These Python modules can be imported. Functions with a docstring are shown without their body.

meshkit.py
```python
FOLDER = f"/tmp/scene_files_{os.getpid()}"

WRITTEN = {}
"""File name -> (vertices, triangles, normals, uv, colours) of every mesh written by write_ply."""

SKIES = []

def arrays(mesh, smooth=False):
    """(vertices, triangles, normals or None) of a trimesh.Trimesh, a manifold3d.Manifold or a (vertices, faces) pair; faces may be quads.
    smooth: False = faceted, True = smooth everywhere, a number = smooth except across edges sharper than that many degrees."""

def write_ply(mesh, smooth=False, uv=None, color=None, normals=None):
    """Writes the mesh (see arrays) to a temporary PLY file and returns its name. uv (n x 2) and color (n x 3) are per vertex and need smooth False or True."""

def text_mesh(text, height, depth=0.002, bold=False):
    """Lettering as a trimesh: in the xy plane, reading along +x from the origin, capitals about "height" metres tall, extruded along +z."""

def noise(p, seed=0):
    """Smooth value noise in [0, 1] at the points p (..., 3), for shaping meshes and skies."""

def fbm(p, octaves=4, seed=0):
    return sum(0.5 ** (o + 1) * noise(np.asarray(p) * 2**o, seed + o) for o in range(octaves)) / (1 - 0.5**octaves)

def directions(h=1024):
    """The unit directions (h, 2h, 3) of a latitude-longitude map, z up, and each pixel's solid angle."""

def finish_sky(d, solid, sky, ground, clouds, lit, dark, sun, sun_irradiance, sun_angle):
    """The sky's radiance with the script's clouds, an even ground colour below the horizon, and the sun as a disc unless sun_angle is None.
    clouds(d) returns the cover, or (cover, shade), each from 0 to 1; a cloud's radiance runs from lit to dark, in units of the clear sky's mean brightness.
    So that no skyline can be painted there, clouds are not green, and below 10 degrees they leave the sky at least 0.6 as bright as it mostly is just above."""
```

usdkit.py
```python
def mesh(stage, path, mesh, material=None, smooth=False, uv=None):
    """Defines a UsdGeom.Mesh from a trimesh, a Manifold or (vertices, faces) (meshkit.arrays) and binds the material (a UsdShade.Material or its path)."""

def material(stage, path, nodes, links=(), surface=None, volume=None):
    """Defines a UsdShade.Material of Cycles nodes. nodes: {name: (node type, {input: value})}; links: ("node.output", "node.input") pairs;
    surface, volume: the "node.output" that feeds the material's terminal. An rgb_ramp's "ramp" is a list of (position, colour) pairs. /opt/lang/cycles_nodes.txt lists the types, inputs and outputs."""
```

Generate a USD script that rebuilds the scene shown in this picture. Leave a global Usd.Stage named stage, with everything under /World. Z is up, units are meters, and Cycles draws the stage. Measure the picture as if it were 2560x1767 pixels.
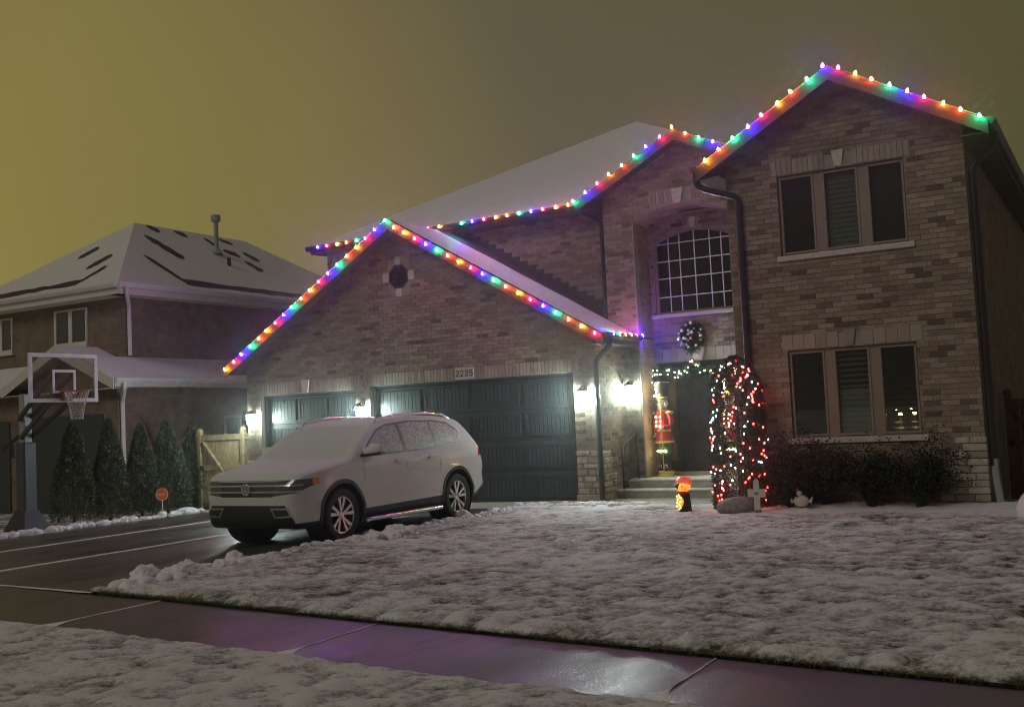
import math, random
import numpy as np, trimesh, manifold3d as m3
from shapely.geometry import Polygon, box as sbox
from pxr import Usd, UsdGeom, UsdLux, UsdShade, Sdf, Gf, Vt
import usdkit, meshkit

HAZE, HAZE_G = 0.0022, 0.93
random.seed(7); RS = np.random.RandomState(11)
stage = Usd.Stage.CreateInMemory()
UsdGeom.SetStageUpAxis(stage, UsdGeom.Tokens.z); UsdGeom.SetStageMetersPerUnit(stage, 1.0)
UsdGeom.Xform.Define(stage, '/World'); UsdGeom.Scope.Define(stage, '/World/Looks')

# ------------------------------------------------------------------ camera, sky, light
cam = UsdGeom.Camera.Define(stage, '/World/camera')
Rv = (0.860709895618121, 0.5068171885039999, -0.04811250380040838)
Uv = (0.07257453033512577, -0.028609392345415197, 0.9969525767137882)
Bv = (0.5038962325039543, -0.861578690606103, -0.061406406520766885)
Cv = (8.612973900464251, -17.77418272219419, 1.6332856372874713)
cam.AddTransformOp().Set(Gf.Matrix4d(*Rv, 0, *Uv, 0, *Bv, 0, *Cv, 1))
cam.CreateHorizontalApertureAttr(36.0); cam.CreateVerticalApertureAttr(36.0 * 706 / 1024)
cam.CreateFocalLengthAttr(36.0 * 2617.166 / 2560)
cam.CreateClippingRangeAttr(Gf.Vec2f(0.05, 2000)); cam.CreateExposureAttr(0.0)

SUN = (0.35, -0.75, 0.56)                     # the town's glow comes over the street, from behind the camera
sun_el, sun_rot = -0.07, math.atan2(-0.75, 0.66)
mk = lambda name, nodes, links=(), surface='p.BSDF', volume=None: usdkit.material(stage, '/World/Looks/' + name, nodes, links, surface=surface, volume=volume)
sky_mat = usdkit.material(stage, '/World/Looks/sky_look', {
    'tc': ('texture_coordinate', {}),
    'sky': ('sky_texture', {'sky_type': 'single_scattering', 'sun_disc': False, 'sun_elevation': sun_el, 'sun_rotation': sun_rot, 'altitude': 200.0}),
    'city': ('mapping', {'mapping_type': 'point', 'rotation': (0.0, 0.0, 0.0)}),
    'sep': ('separate_xyz', {}),
    'lx': ('math', {'math_type': 'multiply', 'value2': -0.94}),
    'ly': ('math', {'math_type': 'multiply_add', 'value2': 0.34}),
    'az': ('rgb_ramp', {'ramp': [(0.0, (0.50, 0.48, 0.43)), (0.5, (0.66, 0.61, 0.40)), (0.70, (0.86, 0.77, 0.32)), (0.78, (0.98, 0.85, 0.45)), (0.86, (1.15, 0.96, 0.55)), (0.91, (1.75, 1.43, 0.55)), (0.95, (2.2, 1.8, 0.56)), (1.0, (2.6, 2.15, 0.62))]}),
    'nz': ('noise_texture', {'scale': 1.6, 'detail': 3.0, 'roughness': 0.5}),
    'nr': ('map_range', {'from_min': 0.3, 'from_max': 0.7, 'to_min': 0.90, 'to_max': 1.10}),
    'cl': ('mix_color', {'blend_type': 'multiply', 'fac': 1.0, 'use_clamp': False}),
    'mx': ('mix_color', {'blend_type': 'add', 'fac': 1.0, 'use_clamp': False}),
    'sc': ('mix_color', {'blend_type': 'multiply', 'fac': 1.0, 'use_clamp': False, 'b': (0.05, 0.05, 0.05)}),
    'h': ('math', {'math_type': 'multiply_add', 'value2': 0.5, 'value3': 0.5}),
    'bg': ('background_shader', {'strength': 0.1})},
    [('tc.generated', 'sep.vector'), ('sep.x', 'lx.value1'), ('lx.value', 'ly.value3'), ('sep.y', 'ly.value1'),
     ('ly.value', 'h.value1'), ('h.value', 'az.fac'), ('tc.generated', 'nz.vector'), ('nz.fac', 'nr.value'), ('az.color', 'cl.a'), ('nr.result', 'cl.b'),
     ('sky.color', 'sc.a'), ('cl.result', 'mx.a'), ('sc.result', 'mx.b'), ('mx.result', 'bg.color')], surface='bg.background')
dome = UsdLux.DomeLight.Define(stage, '/World/sky'); dome.CreateIntensityAttr(1.0)
UsdShade.MaterialBindingAPI.Apply(dome.GetPrim()).Bind(sky_mat)
dome.GetPrim().SetCustomDataByKey('kind', 'structure'); dome.GetPrim().SetCustomDataByKey('label', 'low overcast night sky glowing olive from the town lights'); dome.GetPrim().SetCustomDataByKey('category', 'sky')
sun = UsdLux.DistantLight.Define(stage, '/World/town_glow')
sun.CreateIntensityAttr(0.125); sun.CreateAngleAttr(25.0); sun.CreateNormalizeAttr(True); sun.CreateColorAttr(Gf.Vec3f(1.0, 0.93, 0.84))
_d = np.array([-0.30, -0.80, 0.62]); _d /= np.linalg.norm(_d)
_x = np.cross([0, 0, 1], _d); _x /= np.linalg.norm(_x); _y = np.cross(_d, _x)
sun.AddTransformOp().Set(Gf.Matrix4d(*map(float, _x), 0, *map(float, _y), 0, *map(float, _d), 0, 0, 0, 30, 1))

# ------------------------------------------------------------------ mesh helpers
used, ORG = {}, {}
RND = {'brick', 'soldier', 'stone', 'arborvitae', 'spruce', 'shrub_leaf', 'shrub_green', 'garland_leaf', 'grass_blade'}
def hash_(t): return sum(ord(c) * (i + 7) for i, c in enumerate(t))
def numbered(parent, name):
    k = used.get((parent, name), 0); used[(parent, name)] = k + 1
    return f'{parent}/{name}' if k == 0 else f'{parent}/{name}_{k:03d}'

class MB:
    "collects triangles; build() makes them one mesh"
    def __init__(s): s.v, s.f, s.n, s.i, s.k = [], [], 0, [], 0
    def add(s, v, f, per=0):
        "per: vertices per loose piece, when v holds many pieces"
        v = np.asarray(v, float).reshape(-1, 3); s.v.append(v); s.f.append(np.asarray(f, int).reshape(-1, 3) + s.n); s.n += len(v)
        i = np.arange(len(v)) // (per or max(1, len(v))); s.i.append(i + s.k); s.k += int(i[-1]) + 1 if len(i) else 0; return s
    def tm(s, m): return s.add(m.vertices, m.faces)
    def mf(s, m):
        q = m.to_mesh(); return s.add(np.array(q.vert_properties)[:, :3], np.array(q.tri_verts))
    def boxes(s, a):
        a = np.asarray(a, float).reshape(-1, 6)
        if not len(a): return s
        x0, x1, y0, y1, z0, z1 = a.T
        V = np.stack([np.stack(c, -1) for c in ((x0, y0, z0), (x1, y0, z0), (x1, y1, z0), (x0, y1, z0), (x0, y0, z1), (x1, y0, z1), (x1, y1, z1), (x0, y1, z1))], 1)
        F = np.array([[0, 2, 1], [0, 3, 2], [4, 5, 6], [4, 6, 7], [0, 1, 5], [0, 5, 4], [1, 2, 6], [1, 6, 5], [2, 3, 7], [2, 7, 6], [3, 0, 4], [3, 4, 7]])
        return s.add(V.reshape(-1, 3), (F[None] + 8 * np.arange(len(a))[:, None, None]).reshape(-1, 3), 8)
    def box(s, x0, x1, y0, y1, z0, z1): return s.boxes([[min(x0, x1), max(x0, x1), min(y0, y1), max(y0, y1), min(z0, z1), max(z0, z1)]])
    def cbox(s, x0, x1, y0, y1, z0, z1, c=0.008):
        "a box with chamfered edges"
        p = []
        for x, sx in ((x0, 1), (x1, -1)):
            for y, sy in ((y0, 1), (y1, -1)):
                for z, sz in ((z0, 1), (z1, -1)): p += [(x + sx * c, y + sy * c, z), (x + sx * c, y, z + sz * c), (x, y + sy * c, z + sz * c)]
        return s.mf(m3.Manifold.hull_points(np.array(p, float)))
    def bar(s, a, b, w, h, up=(0, 0, 1)):
        a, b = np.asarray(a, float), np.asarray(b, float); d = b - a; L = np.linalg.norm(d); d /= L
        r = np.cross(d, up); r /= np.linalg.norm(r) + 1e-9; u = np.cross(r, d)
        V = [p + r * sx * w / 2 + u * sz * h / 2 for p in (a, b) for sx, sz in ((-1, -1), (1, -1), (1, 1), (-1, 1))]
        return s.add(V, [[0, 1, 2], [0, 2, 3], [4, 6, 5], [4, 7, 6], [0, 4, 5], [0, 5, 1], [1, 5, 6], [1, 6, 2], [2, 6, 7], [2, 7, 3], [3, 7, 4], [3, 4, 0]])
    def tube(s, pts, r, n=6, caps=True):
        p = np.asarray(pts, float); t = np.gradient(p, axis=0); t /= np.linalg.norm(t, axis=1, keepdims=True) + 1e-12
        a = np.cross(t, np.where(np.abs(t[:, 2:]) < 0.9, [0, 0, 1.0], [1.0, 0, 0])); a /= np.linalg.norm(a, axis=1, keepdims=True) + 1e-12
        for i in range(1, len(a)):
            q = a[i - 1] - t[i] * (a[i - 1] @ t[i])
            if np.linalg.norm(q) > 1e-6: a[i] = q / np.linalg.norm(q)
        b = np.cross(t, a); g = np.arange(n) * 2 * np.pi / n; rr = np.broadcast_to(r, (len(p),))
        V = p[:, None] + rr[:, None, None] * (np.cos(g)[None, :, None] * a[:, None] + np.sin(g)[None, :, None] * b[:, None])
        i, j = np.meshgrid(np.arange(len(p) - 1), np.arange(n), indexing='ij')
        q = np.stack([i * n + j, i * n + (j + 1) % n, (i + 1) * n + (j + 1) % n, (i + 1) * n + j], -1).reshape(-1, 4)
        F = np.vstack([q[:, [0, 1, 2]], q[:, [0, 2, 3]]]); V = V.reshape(-1, 3)
        if caps:
            k = len(V); V = np.vstack([V, p[0], p[-1]]); jj = np.arange(n)
            F = np.vstack([F, np.stack([np.full(n, k), (jj + 1) % n, jj], 1), np.stack([np.full(n, k + 1), (len(p) - 1) * n + jj, (len(p) - 1) * n + (jj + 1) % n], 1)])
        return s.add(V, F)
    def lathe(s, prof, n=16, at=(0, 0, 0), M=None):
        "prof: (radius, height) pairs, turned about z"
        prof = np.asarray(prof, float); g = np.arange(n) * 2 * np.pi / n
        V = np.stack([prof[:, 0, None] * np.cos(g), prof[:, 0, None] * np.sin(g), np.repeat(prof[:, 1, None], n, 1)], -1).reshape(-1, 3)
        i, j = np.meshgrid(np.arange(len(prof) - 1), np.arange(n), indexing='ij')
        q = np.stack([i * n + j, i * n + (j + 1) % n, (i + 1) * n + (j + 1) % n, (i + 1) * n + j], -1).reshape(-1, 4)
        F = np.vstack([q[:, [0, 1, 2]], q[:, [0, 2, 3]]])
        if M is not None: V = V @ np.asarray(M).T
        return s.add(V + np.asarray(at, float), F)
    def prism(s, poly, a0, a1, axis='y'):
        "a polygon in the other two axes, extruded along axis"
        P = poly if hasattr(poly, 'exterior') else Polygon(poly)
        m = trimesh.creation.extrude_polygon(P, abs(a1 - a0)); v = m.vertices.copy(); lo = min(a0, a1)
        if axis == 'z': w = v + [0, 0, lo]
        elif axis == 'y': w = np.stack([v[:, 0], v[:, 2] + lo, v[:, 1]], 1)
        else: w = np.stack([v[:, 2] + lo, v[:, 0], v[:, 1]], 1)
        f = m.faces if axis != 'y' else m.faces[:, ::-1]
        return s.add(w, f)
    def sphere(s, c, r, sub=2, sc=(1, 1, 1)):
        m = trimesh.creation.icosphere(sub, 1.0); return s.add(m.vertices * r * np.asarray(sc) + c, m.faces)
    def slab(s, quad, th):
        "a quad (4 points) given thickness th downwards along its normal"
        q = np.asarray(quad, float); n = np.cross(q[1] - q[0], q[3] - q[0]); n /= np.linalg.norm(n); n = n if n[2] > 0 else -n
        V = np.vstack([q, q - n * th])
        return s.add(V, [[0, 1, 2], [0, 2, 3], [4, 6, 5], [4, 7, 6], [0, 4, 5], [0, 5, 1], [1, 5, 6], [1, 6, 2], [2, 6, 7], [2, 7, 3], [3, 7, 4], [3, 4, 0]])
    def join(s, o):
        v, f = o.arr(); return s.add(v, f)
    def arr(s): return np.vstack(s.v), np.vstack(s.f)
    def build(s, name, mat, parent, smooth=False, label=None, kind=None):
        pp = str(parent.GetPath()) if hasattr(parent, 'GetPath') else parent
        path = numbered(pp, name); v, f = s.arr(); o = ORG.get(pp, (0, 0, 0))
        m = usdkit.mesh(stage, path, (v - np.asarray(o), f), M[mat], smooth=smooth); ORG[path] = o
        p = m.GetPrim()
        if mat in RND:                              # one random number per loose piece, for tones that vary from brick to brick and leaf to leaf
            isl = np.concatenate(s.i); tab = np.random.RandomState(abs(hash_(path)) % 99991).rand(isl.max() + 1)
            UsdGeom.PrimvarsAPI(m).CreatePrimvar('rnd', Sdf.ValueTypeNames.FloatArray, 'vertex').Set(Vt.FloatArray.FromNumpy(tab[isl].astype(np.float32)))
        if label: p.SetCustomDataByKey('label', label)
        if kind: p.SetCustomDataByKey('kind', kind)
        return p

def tag(p, label=None, cat=None, group=None, kind=None):
    for k, v in (('label', label), ('category', cat), ('group', group), ('kind', kind)):
        if v: p.SetCustomDataByKey(k, v)
    return p
def thing(name, label, cat, loc=(0, 0, 0), rotz=0.0, group=None, local=False):
    "an Xform at the thing's base; its parts are given in world space, or in its own space when local"
    path = numbered('/World', name); x = UsdGeom.Xform.Define(stage, path); x.AddTranslateOp().Set(Gf.Vec3d(*map(float, loc)))
    if rotz: x.AddRotateZOp().Set(math.degrees(rotz))
    ORG[path] = (0, 0, 0) if local else tuple(loc)
    return tag(x.GetPrim(), label, cat, group)
def solo(mb, name, mat, label, cat, group=None, kind=None, smooth=False):
    return tag(mb.build(name, mat, '/World', smooth), label, cat, group, kind)
def copy_of(root, label, loc, rotz=0.0, group=None):
    path = numbered('/World', root.GetName()); x = UsdGeom.Xform.Define(stage, path); x.AddTranslateOp().Set(Gf.Vec3d(*map(float, loc)))
    if rotz: x.AddRotateZOp().Set(math.degrees(rotz))
    r = x.GetPrim(); r.GetReferences().AddInternalReference(root.GetPath()); r.SetInstanceable(True)
    was = root.GetCustomData(); return tag(r, label, was['category'], group or was.get('group'))

# ------------------------------------------------------------------ materials
M = {}
def simple(name, col, rough=0.6, metal=0.0, spec=0.5, noise=0.0, nscale=20.0, bump=0.0, coat=0.0):
    nodes = {'p': ('principled_bsdf', {'base_color': col, 'roughness': rough, 'metallic': metal, 'specular_ior_level': spec, 'coat_weight': coat})}; links = []
    if noise or bump:
        nodes['g'] = ('geometry', {}); nodes['n'] = ('noise_texture', {'scale': nscale, 'detail': 4.0, 'roughness': 0.6}); links.append(('g.position', 'n.vector'))
    if noise:
        c = np.array(col); nodes['r'] = ('rgb_ramp', {'ramp': [(0.3, tuple(c * (1 - noise))), (0.7, tuple(np.minimum(c * (1 + noise), 0.95)))]}); links += [('n.fac', 'r.fac'), ('r.color', 'p.base_color')]
    if bump:
        nodes['b'] = ('bump', {'strength': 1.0, 'distance': bump}); links += [('n.fac', 'b.height'), ('b.normal', 'p.normal')]
    M[name] = mk(name, nodes, links)
def glow(name, col, k):
    M[name] = mk(name, {'e': ('emission', {'color': col, 'strength': k})}, surface='e.emission')

BR = [(0.0, (0.22, 0.165, 0.125)), (0.20, (0.265, 0.205, 0.155)), (0.42, (0.30, 0.235, 0.18)), (0.64, (0.325, 0.26, 0.205)), (0.80, (0.25, 0.185, 0.14)), (0.92, (0.16, 0.115, 0.09)), (0.98, (0.12, 0.085, 0.07))]
M['brick'] = mk('brick_look', {'g': ('geometry', {}), 'at': ('attribute', {'attribute': 'rnd'}), 'r': ('rgb_ramp', {'ramp': BR, 'interpolate': False}),
    'n': ('noise_texture', {'scale': 45.0, 'detail': 4.0, 'roughness': 0.65}), 'nr': ('map_range', {'from_min': 0.3, 'from_max': 0.7, 'to_min': 0.7, 'to_max': 1.2}),
    'm': ('mix_color', {'blend_type': 'multiply', 'fac': 1.0}), 'b': ('bump', {'strength': 0.8, 'distance': 0.004}), 'p': ('principled_bsdf', {'roughness': 0.85, 'specular_ior_level': 0.25})},
    [('at.fac', 'r.fac'), ('g.position', 'n.vector'), ('n.fac', 'nr.value'), ('r.color', 'm.a'), ('nr.result', 'm.b'), ('m.result', 'p.base_color'), ('n.fac', 'b.height'), ('b.normal', 'p.normal')])
for i, (_, c) in enumerate(BR): simple(f'brick_tone_{i}', c, 0.85, spec=0.25, noise=0.25, nscale=45, bump=0.004)
M['soldier'] = mk('soldier_look', {'g': ('geometry', {}), 'at': ('attribute', {'attribute': 'rnd'}), 'r': ('rgb_ramp', {'ramp': [(0, (0.27, 0.22, 0.175)), (0.5, (0.33, 0.275, 0.225)), (1, (0.37, 0.315, 0.26))]}), 'n': ('noise_texture', {'scale': 40.0, 'detail': 4.0}), 'b': ('bump', {'strength': 0.8, 'distance': 0.004}), 'p': ('principled_bsdf', {'roughness': 0.85, 'specular_ior_level': 0.25})},
    [('at.fac', 'r.fac'), ('r.color', 'p.base_color'), ('g.position', 'n.vector'), ('n.fac', 'b.height'), ('b.normal', 'p.normal')])
simple('mortar', (0.30, 0.27, 0.23), 0.9, noise=0.15, nscale=30, bump=0.003, spec=0.2)
simple('limestone', (0.50, 0.46, 0.40), 0.8, noise=0.12, nscale=18, bump=0.003, spec=0.3)
M['stone'] = mk('stone_look', {'g': ('geometry', {}), 'at': ('attribute', {'attribute': 'rnd'}), 'r': ('rgb_ramp', {'ramp': [(0, (0.33, 0.29, 0.23)), (0.5, (0.45, 0.40, 0.32)), (1, (0.55, 0.50, 0.42))]}),
    'n': ('noise_texture', {'scale': 14.0, 'detail': 6.0, 'roughness': 0.65}), 'nr': ('map_range', {'from_min': 0.3, 'from_max': 0.7, 'to_min': 0.75, 'to_max': 1.15}),
    'm': ('mix_color', {'blend_type': 'multiply', 'fac': 1.0}), 'b': ('bump', {'strength': 1.0, 'distance': 0.025}), 'p': ('principled_bsdf', {'roughness': 0.85, 'specular_ior_level': 0.25})},
    [('at.fac', 'r.fac'), ('g.position', 'n.vector'), ('n.fac', 'nr.value'), ('r.color', 'm.a'), ('nr.result', 'm.b'), ('m.result', 'p.base_color'), ('n.fac', 'b.height'), ('b.normal', 'p.normal')])
def far_brick(name, axis, cols):
    sep = ('sep.x', 'c.x') if axis == 'y' else ('sep.y', 'c.x')
    M[name] = mk(name, {'g': ('geometry', {}), 'sep': ('separate_xyz', {}), 'c': ('combine_xyz', {}),
        'bt': ('brick_texture', {'color1': cols[0], 'color2': cols[1], 'mortar': cols[2], 'scale': 1.0, 'mortar_size': 0.006, 'mortar_smooth': 0.2, 'brick_width': 0.22, 'row_height': 0.075, 'bias': -0.1}),
        'n': ('noise_texture', {'scale': 3.0, 'detail': 5.0}), 'nr': ('map_range', {'from_min': 0.3, 'from_max': 0.7, 'to_min': 0.75, 'to_max': 1.2}),
        'm': ('mix_color', {'blend_type': 'multiply', 'fac': 1.0}), 'b': ('bump', {'strength': 0.6, 'distance': 0.006}), 'p': ('principled_bsdf', {'roughness': 0.9, 'specular_ior_level': 0.2})},
        [('g.position', 'sep.vector'), sep, ('sep.z', 'c.y'), ('c.vector', 'bt.vector'), ('g.position', 'n.vector'), ('n.fac', 'nr.value'), ('bt.color', 'm.a'), ('nr.result', 'm.b'), ('m.result', 'p.base_color'), ('bt.fac', 'b.height'), ('b.normal', 'p.normal')])
FB = ((0.19, 0.135, 0.105), (0.24, 0.175, 0.135), (0.22, 0.185, 0.155))
far_brick('far_brick_front', 'y', FB); far_brick('far_brick_side', 'x', FB)
OB = ((0.24, 0.18, 0.13), (0.33, 0.25, 0.19), (0.30, 0.27, 0.23)); far_brick('side_brick', 'x', OB)
far_brick('front_brick', 'y', OB)
simple('shingle', (0.028, 0.026, 0.028), 0.85, noise=0.5, nscale=16, bump=0.01)
simple('dark_trim', (0.030, 0.027, 0.028), 0.4, spec=0.5)
simple('tan_trim', (0.24, 0.185, 0.15), 0.55)
simple('rake_paint', (0.045, 0.036, 0.032), 0.6)
simple('white_trim', (0.66, 0.63, 0.56), 0.5)
simple('white_metal', (0.72, 0.70, 0.66), 0.4)
simple('garage_paint', (0.040, 0.046, 0.055), 0.42, noise=0.15, nscale=6, bump=0.0015)
simple('door_paint', (0.055, 0.06, 0.075), 0.4)
simple('iron', (0.012, 0.012, 0.013), 0.45, spec=0.5)
simple('black_plastic', (0.012, 0.012, 0.013), 0.55)
simple('concrete', (0.36, 0.35, 0.31), 0.8, noise=0.15, nscale=7, bump=0.003)
simple('pale_stone_step', (0.55, 0.53, 0.46), 0.8, noise=0.12, nscale=9, bump=0.003)
simple('cedar', (0.34, 0.25, 0.14), 0.75, noise=0.3, nscale=9, bump=0.002)
simple('cedar_dark', (0.20, 0.135, 0.085), 0.75, noise=0.3, nscale=9, bump=0.002)
simple('gate_dark', (0.16, 0.10, 0.06), 0.8, noise=0.3, nscale=9)
simple('blind', (0.62, 0.62, 0.55), 0.6)
simple('room_dark', (0.05, 0.045, 0.04), 0.9)
simple('granite', (0.22, 0.19, 0.18), 0.75, noise=0.35, nscale=18, bump=0.012)
simple('bark', (0.06, 0.045, 0.035), 0.9, noise=0.3, nscale=25, bump=0.006)
simple('snow_clean', (0.80, 0.80, 0.80), 0.6, spec=0.3, noise=0.04, nscale=14, bump=0.012)
def snowy(name, lo, hi, under, k0, k1, detail=4.0, bump=0.02, rough=0.7):
    "snow lying thin and patchy over something darker"
    M[name] = mk(name, {'g': ('geometry', {}), 'n': ('noise_texture', {'scale': lo, 'detail': detail, 'roughness': 0.62}), 'n2': ('noise_texture', {'scale': hi, 'detail': 3.0, 'roughness': 0.6}),
        'a': ('math', {'math_type': 'multiply_add', 'value2': 0.45}), 'r': ('map_range', {'from_min': k0, 'from_max': k1, 'to_min': 0.0, 'to_max': 1.0, 'clamp': True}),
        'ur': ('rgb_ramp', {'ramp': under}), 'm': ('mix_color', {'fac': 0.5, 'b': (0.74, 0.74, 0.73)}), 'b': ('bump', {'strength': 0.9, 'distance': bump}), 'p': ('principled_bsdf', {'roughness': rough, 'specular_ior_level': 0.3})},
        [('g.position', 'n.vector'), ('g.position', 'n2.vector'), ('n2.fac', 'a.value1'), ('n.fac', 'a.value3'), ('a.value', 'r.value'), ('n2.fac', 'ur.fac'), ('ur.color', 'm.a'), ('r.result', 'm.fac'), ('m.result', 'p.base_color'), ('a.value', 'b.height'), ('b.normal', 'p.normal')])
GR = [(0.3, (0.030, 0.028, 0.016)), (0.55, (0.075, 0.066, 0.034)), (0.75, (0.14, 0.115, 0.06))]
M['lawn'] = mk('lawn_look', {'g': ('geometry', {}), 'at': ('attribute', {'attribute': 'bare'}), 'n': ('noise_texture', {'scale': 26.0, 'detail': 5.0, 'roughness': 0.7}),
    'a': ('math', {'math_type': 'multiply_add', 'value2': 0.7}), 'r': ('map_range', {'from_min': 0.80, 'from_max': 1.12, 'to_min': 1.0, 'to_max': 0.0, 'clamp': True}),
    'n2': ('noise_texture', {'scale': 60.0, 'detail': 3.0}), 'ur': ('rgb_ramp', {'ramp': GR}), 'm': ('mix_color', {'b': (0.74, 0.74, 0.73)}), 'b': ('bump', {'strength': 0.8, 'distance': 0.02}), 'p': ('principled_bsdf', {'roughness': 0.75, 'specular_ior_level': 0.25})},
    [('g.position', 'n.vector'), ('g.position', 'n2.vector'), ('n.fac', 'a.value1'), ('at.fac', 'a.value3'), ('a.value', 'r.value'), ('n2.fac', 'ur.fac'), ('ur.color', 'm.a'), ('r.result', 'm.fac'), ('m.result', 'p.base_color'), ('n.fac', 'b.height'), ('b.normal', 'p.normal')])
snowy('ground_snow', 1.2, 9.0, GR, 0.55, 0.85)
snowy('roof_snow', 0.9, 8.0, [(0.3, (0.1, 0.09, 0.08)), (0.7, (0.16, 0.15, 0.13))], 0.30, 0.45, bump=0.01)
def wet(name, dark, light, r0, r1, bump, scale):
    M[name] = mk(name, {'g': ('geometry', {}), 'mp': ('mapping', {'mapping_type': 'point', 'scale': (1.0, 0.35, 1.0)}), 'n': ('noise_texture', {'scale': scale, 'detail': 5.0, 'roughness': 0.6}), 'f': ('noise_texture', {'scale': 90.0, 'detail': 3.0}),
        'c': ('rgb_ramp', {'ramp': [(0.32, dark), (0.55, tuple((np.array(dark) + light) / 2)), (0.75, light)]}), 'r': ('map_range', {'from_min': 0.35, 'from_max': 0.65, 'to_min': r0, 'to_max': r1, 'clamp': True}),
        'b': ('bump', {'strength': 1.0, 'distance': bump}), 'p': ('principled_bsdf', {'specular_ior_level': 0.5})},
        [('g.position', 'mp.vector'), ('mp.vector', 'n.vector'), ('g.position', 'f.vector'), ('n.fac', 'c.fac'), ('c.color', 'p.base_color'), ('n.fac', 'r.value'), ('r.result', 'p.roughness'), ('f.fac', 'b.height'), ('b.normal', 'p.normal')])
wet('wet_drive', (0.045, 0.038, 0.034), (0.12, 0.105, 0.095), 0.16, 0.55, 0.0025, 0.7)
wet('wet_walk', (0.050, 0.043, 0.040), (0.12, 0.11, 0.10), 0.30, 0.6, 0.002, 1.1)
wet('dry_walk', (0.26, 0.26, 0.22), (0.36, 0.35, 0.30), 0.4, 0.7, 0.003, 1.5)
M['pane'] = mk('pane_look', {'f': ('fresnel', {'IOR': 1.5}), 'k': ('math', {'math_type': 'multiply_add', 'value2': 1.6, 'value3': 0.02, 'use_clamp': True}), 't': ('transparent_bsdf', {'color': (0.72, 0.75, 0.74)}), 'gl': ('glossy_bsdf', {'color': (0.95, 0.95, 0.95), 'roughness': 0.02}), 'm': ('mix_closure', {})},
    [('f.fac', 'k.value1'), ('k.value', 'm.fac'), ('t.BSDF', 'm.closure1'), ('gl.BSDF', 'm.closure2')], surface='m.closure')
M['acrylic'] = mk('acrylic_look', {'f': ('fresnel', {'IOR': 1.5}), 'k': ('math', {'math_type': 'multiply_add', 'value2': 1.5, 'value3': 0.01, 'use_clamp': True}), 't': ('transparent_bsdf', {'color': (0.88, 0.88, 0.88)}), 'gl': ('glossy_bsdf', {'color': (1, 1, 1), 'roughness': 0.01}), 'm': ('mix_closure', {})},
    [('f.fac', 'k.value1'), ('k.value', 'm.fac'), ('t.BSDF', 'm.closure1'), ('gl.BSDF', 'm.closure2')], surface='m.closure')
def leafy(name, cols, scale=6.0):
    M[name] = mk(name, {'g': ('geometry', {}), 'at': ('attribute', {'attribute': 'rnd'}), 'n': ('noise_texture', {'scale': scale, 'detail': 3.0}), 'r': ('rgb_ramp', {'ramp': cols}), 'mx': ('math', {'math_type': 'multiply_add', 'value2': 0.5, 'value3': 0.0}), 'ad': ('math', {'math_type': 'multiply_add', 'value2': 0.5}),
        'p': ('principled_bsdf', {'roughness': 0.6, 'specular_ior_level': 0.3}), 'tr': ('translucent_bsdf', {'color': (0.04, 0.06, 0.02)}), 'm': ('mix_closure', {'fac': 0.15})},
        [('g.position', 'n.vector'), ('n.fac', 'mx.value1'), ('at.fac', 'ad.value1'), ('mx.value', 'ad.value3'), ('ad.value', 'r.fac'), ('r.color', 'p.base_color'), ('p.BSDF', 'm.closure1'), ('tr.BSDF', 'm.closure2')], surface='m.closure')
leafy('arborvitae', [(0.2, (0.045, 0.058, 0.030)), (0.45, (0.085, 0.105, 0.055)), (0.66, (0.15, 0.17, 0.11)), (0.78, (0.28, 0.30, 0.24)), (0.88, (0.6, 0.62, 0.6))])
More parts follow.
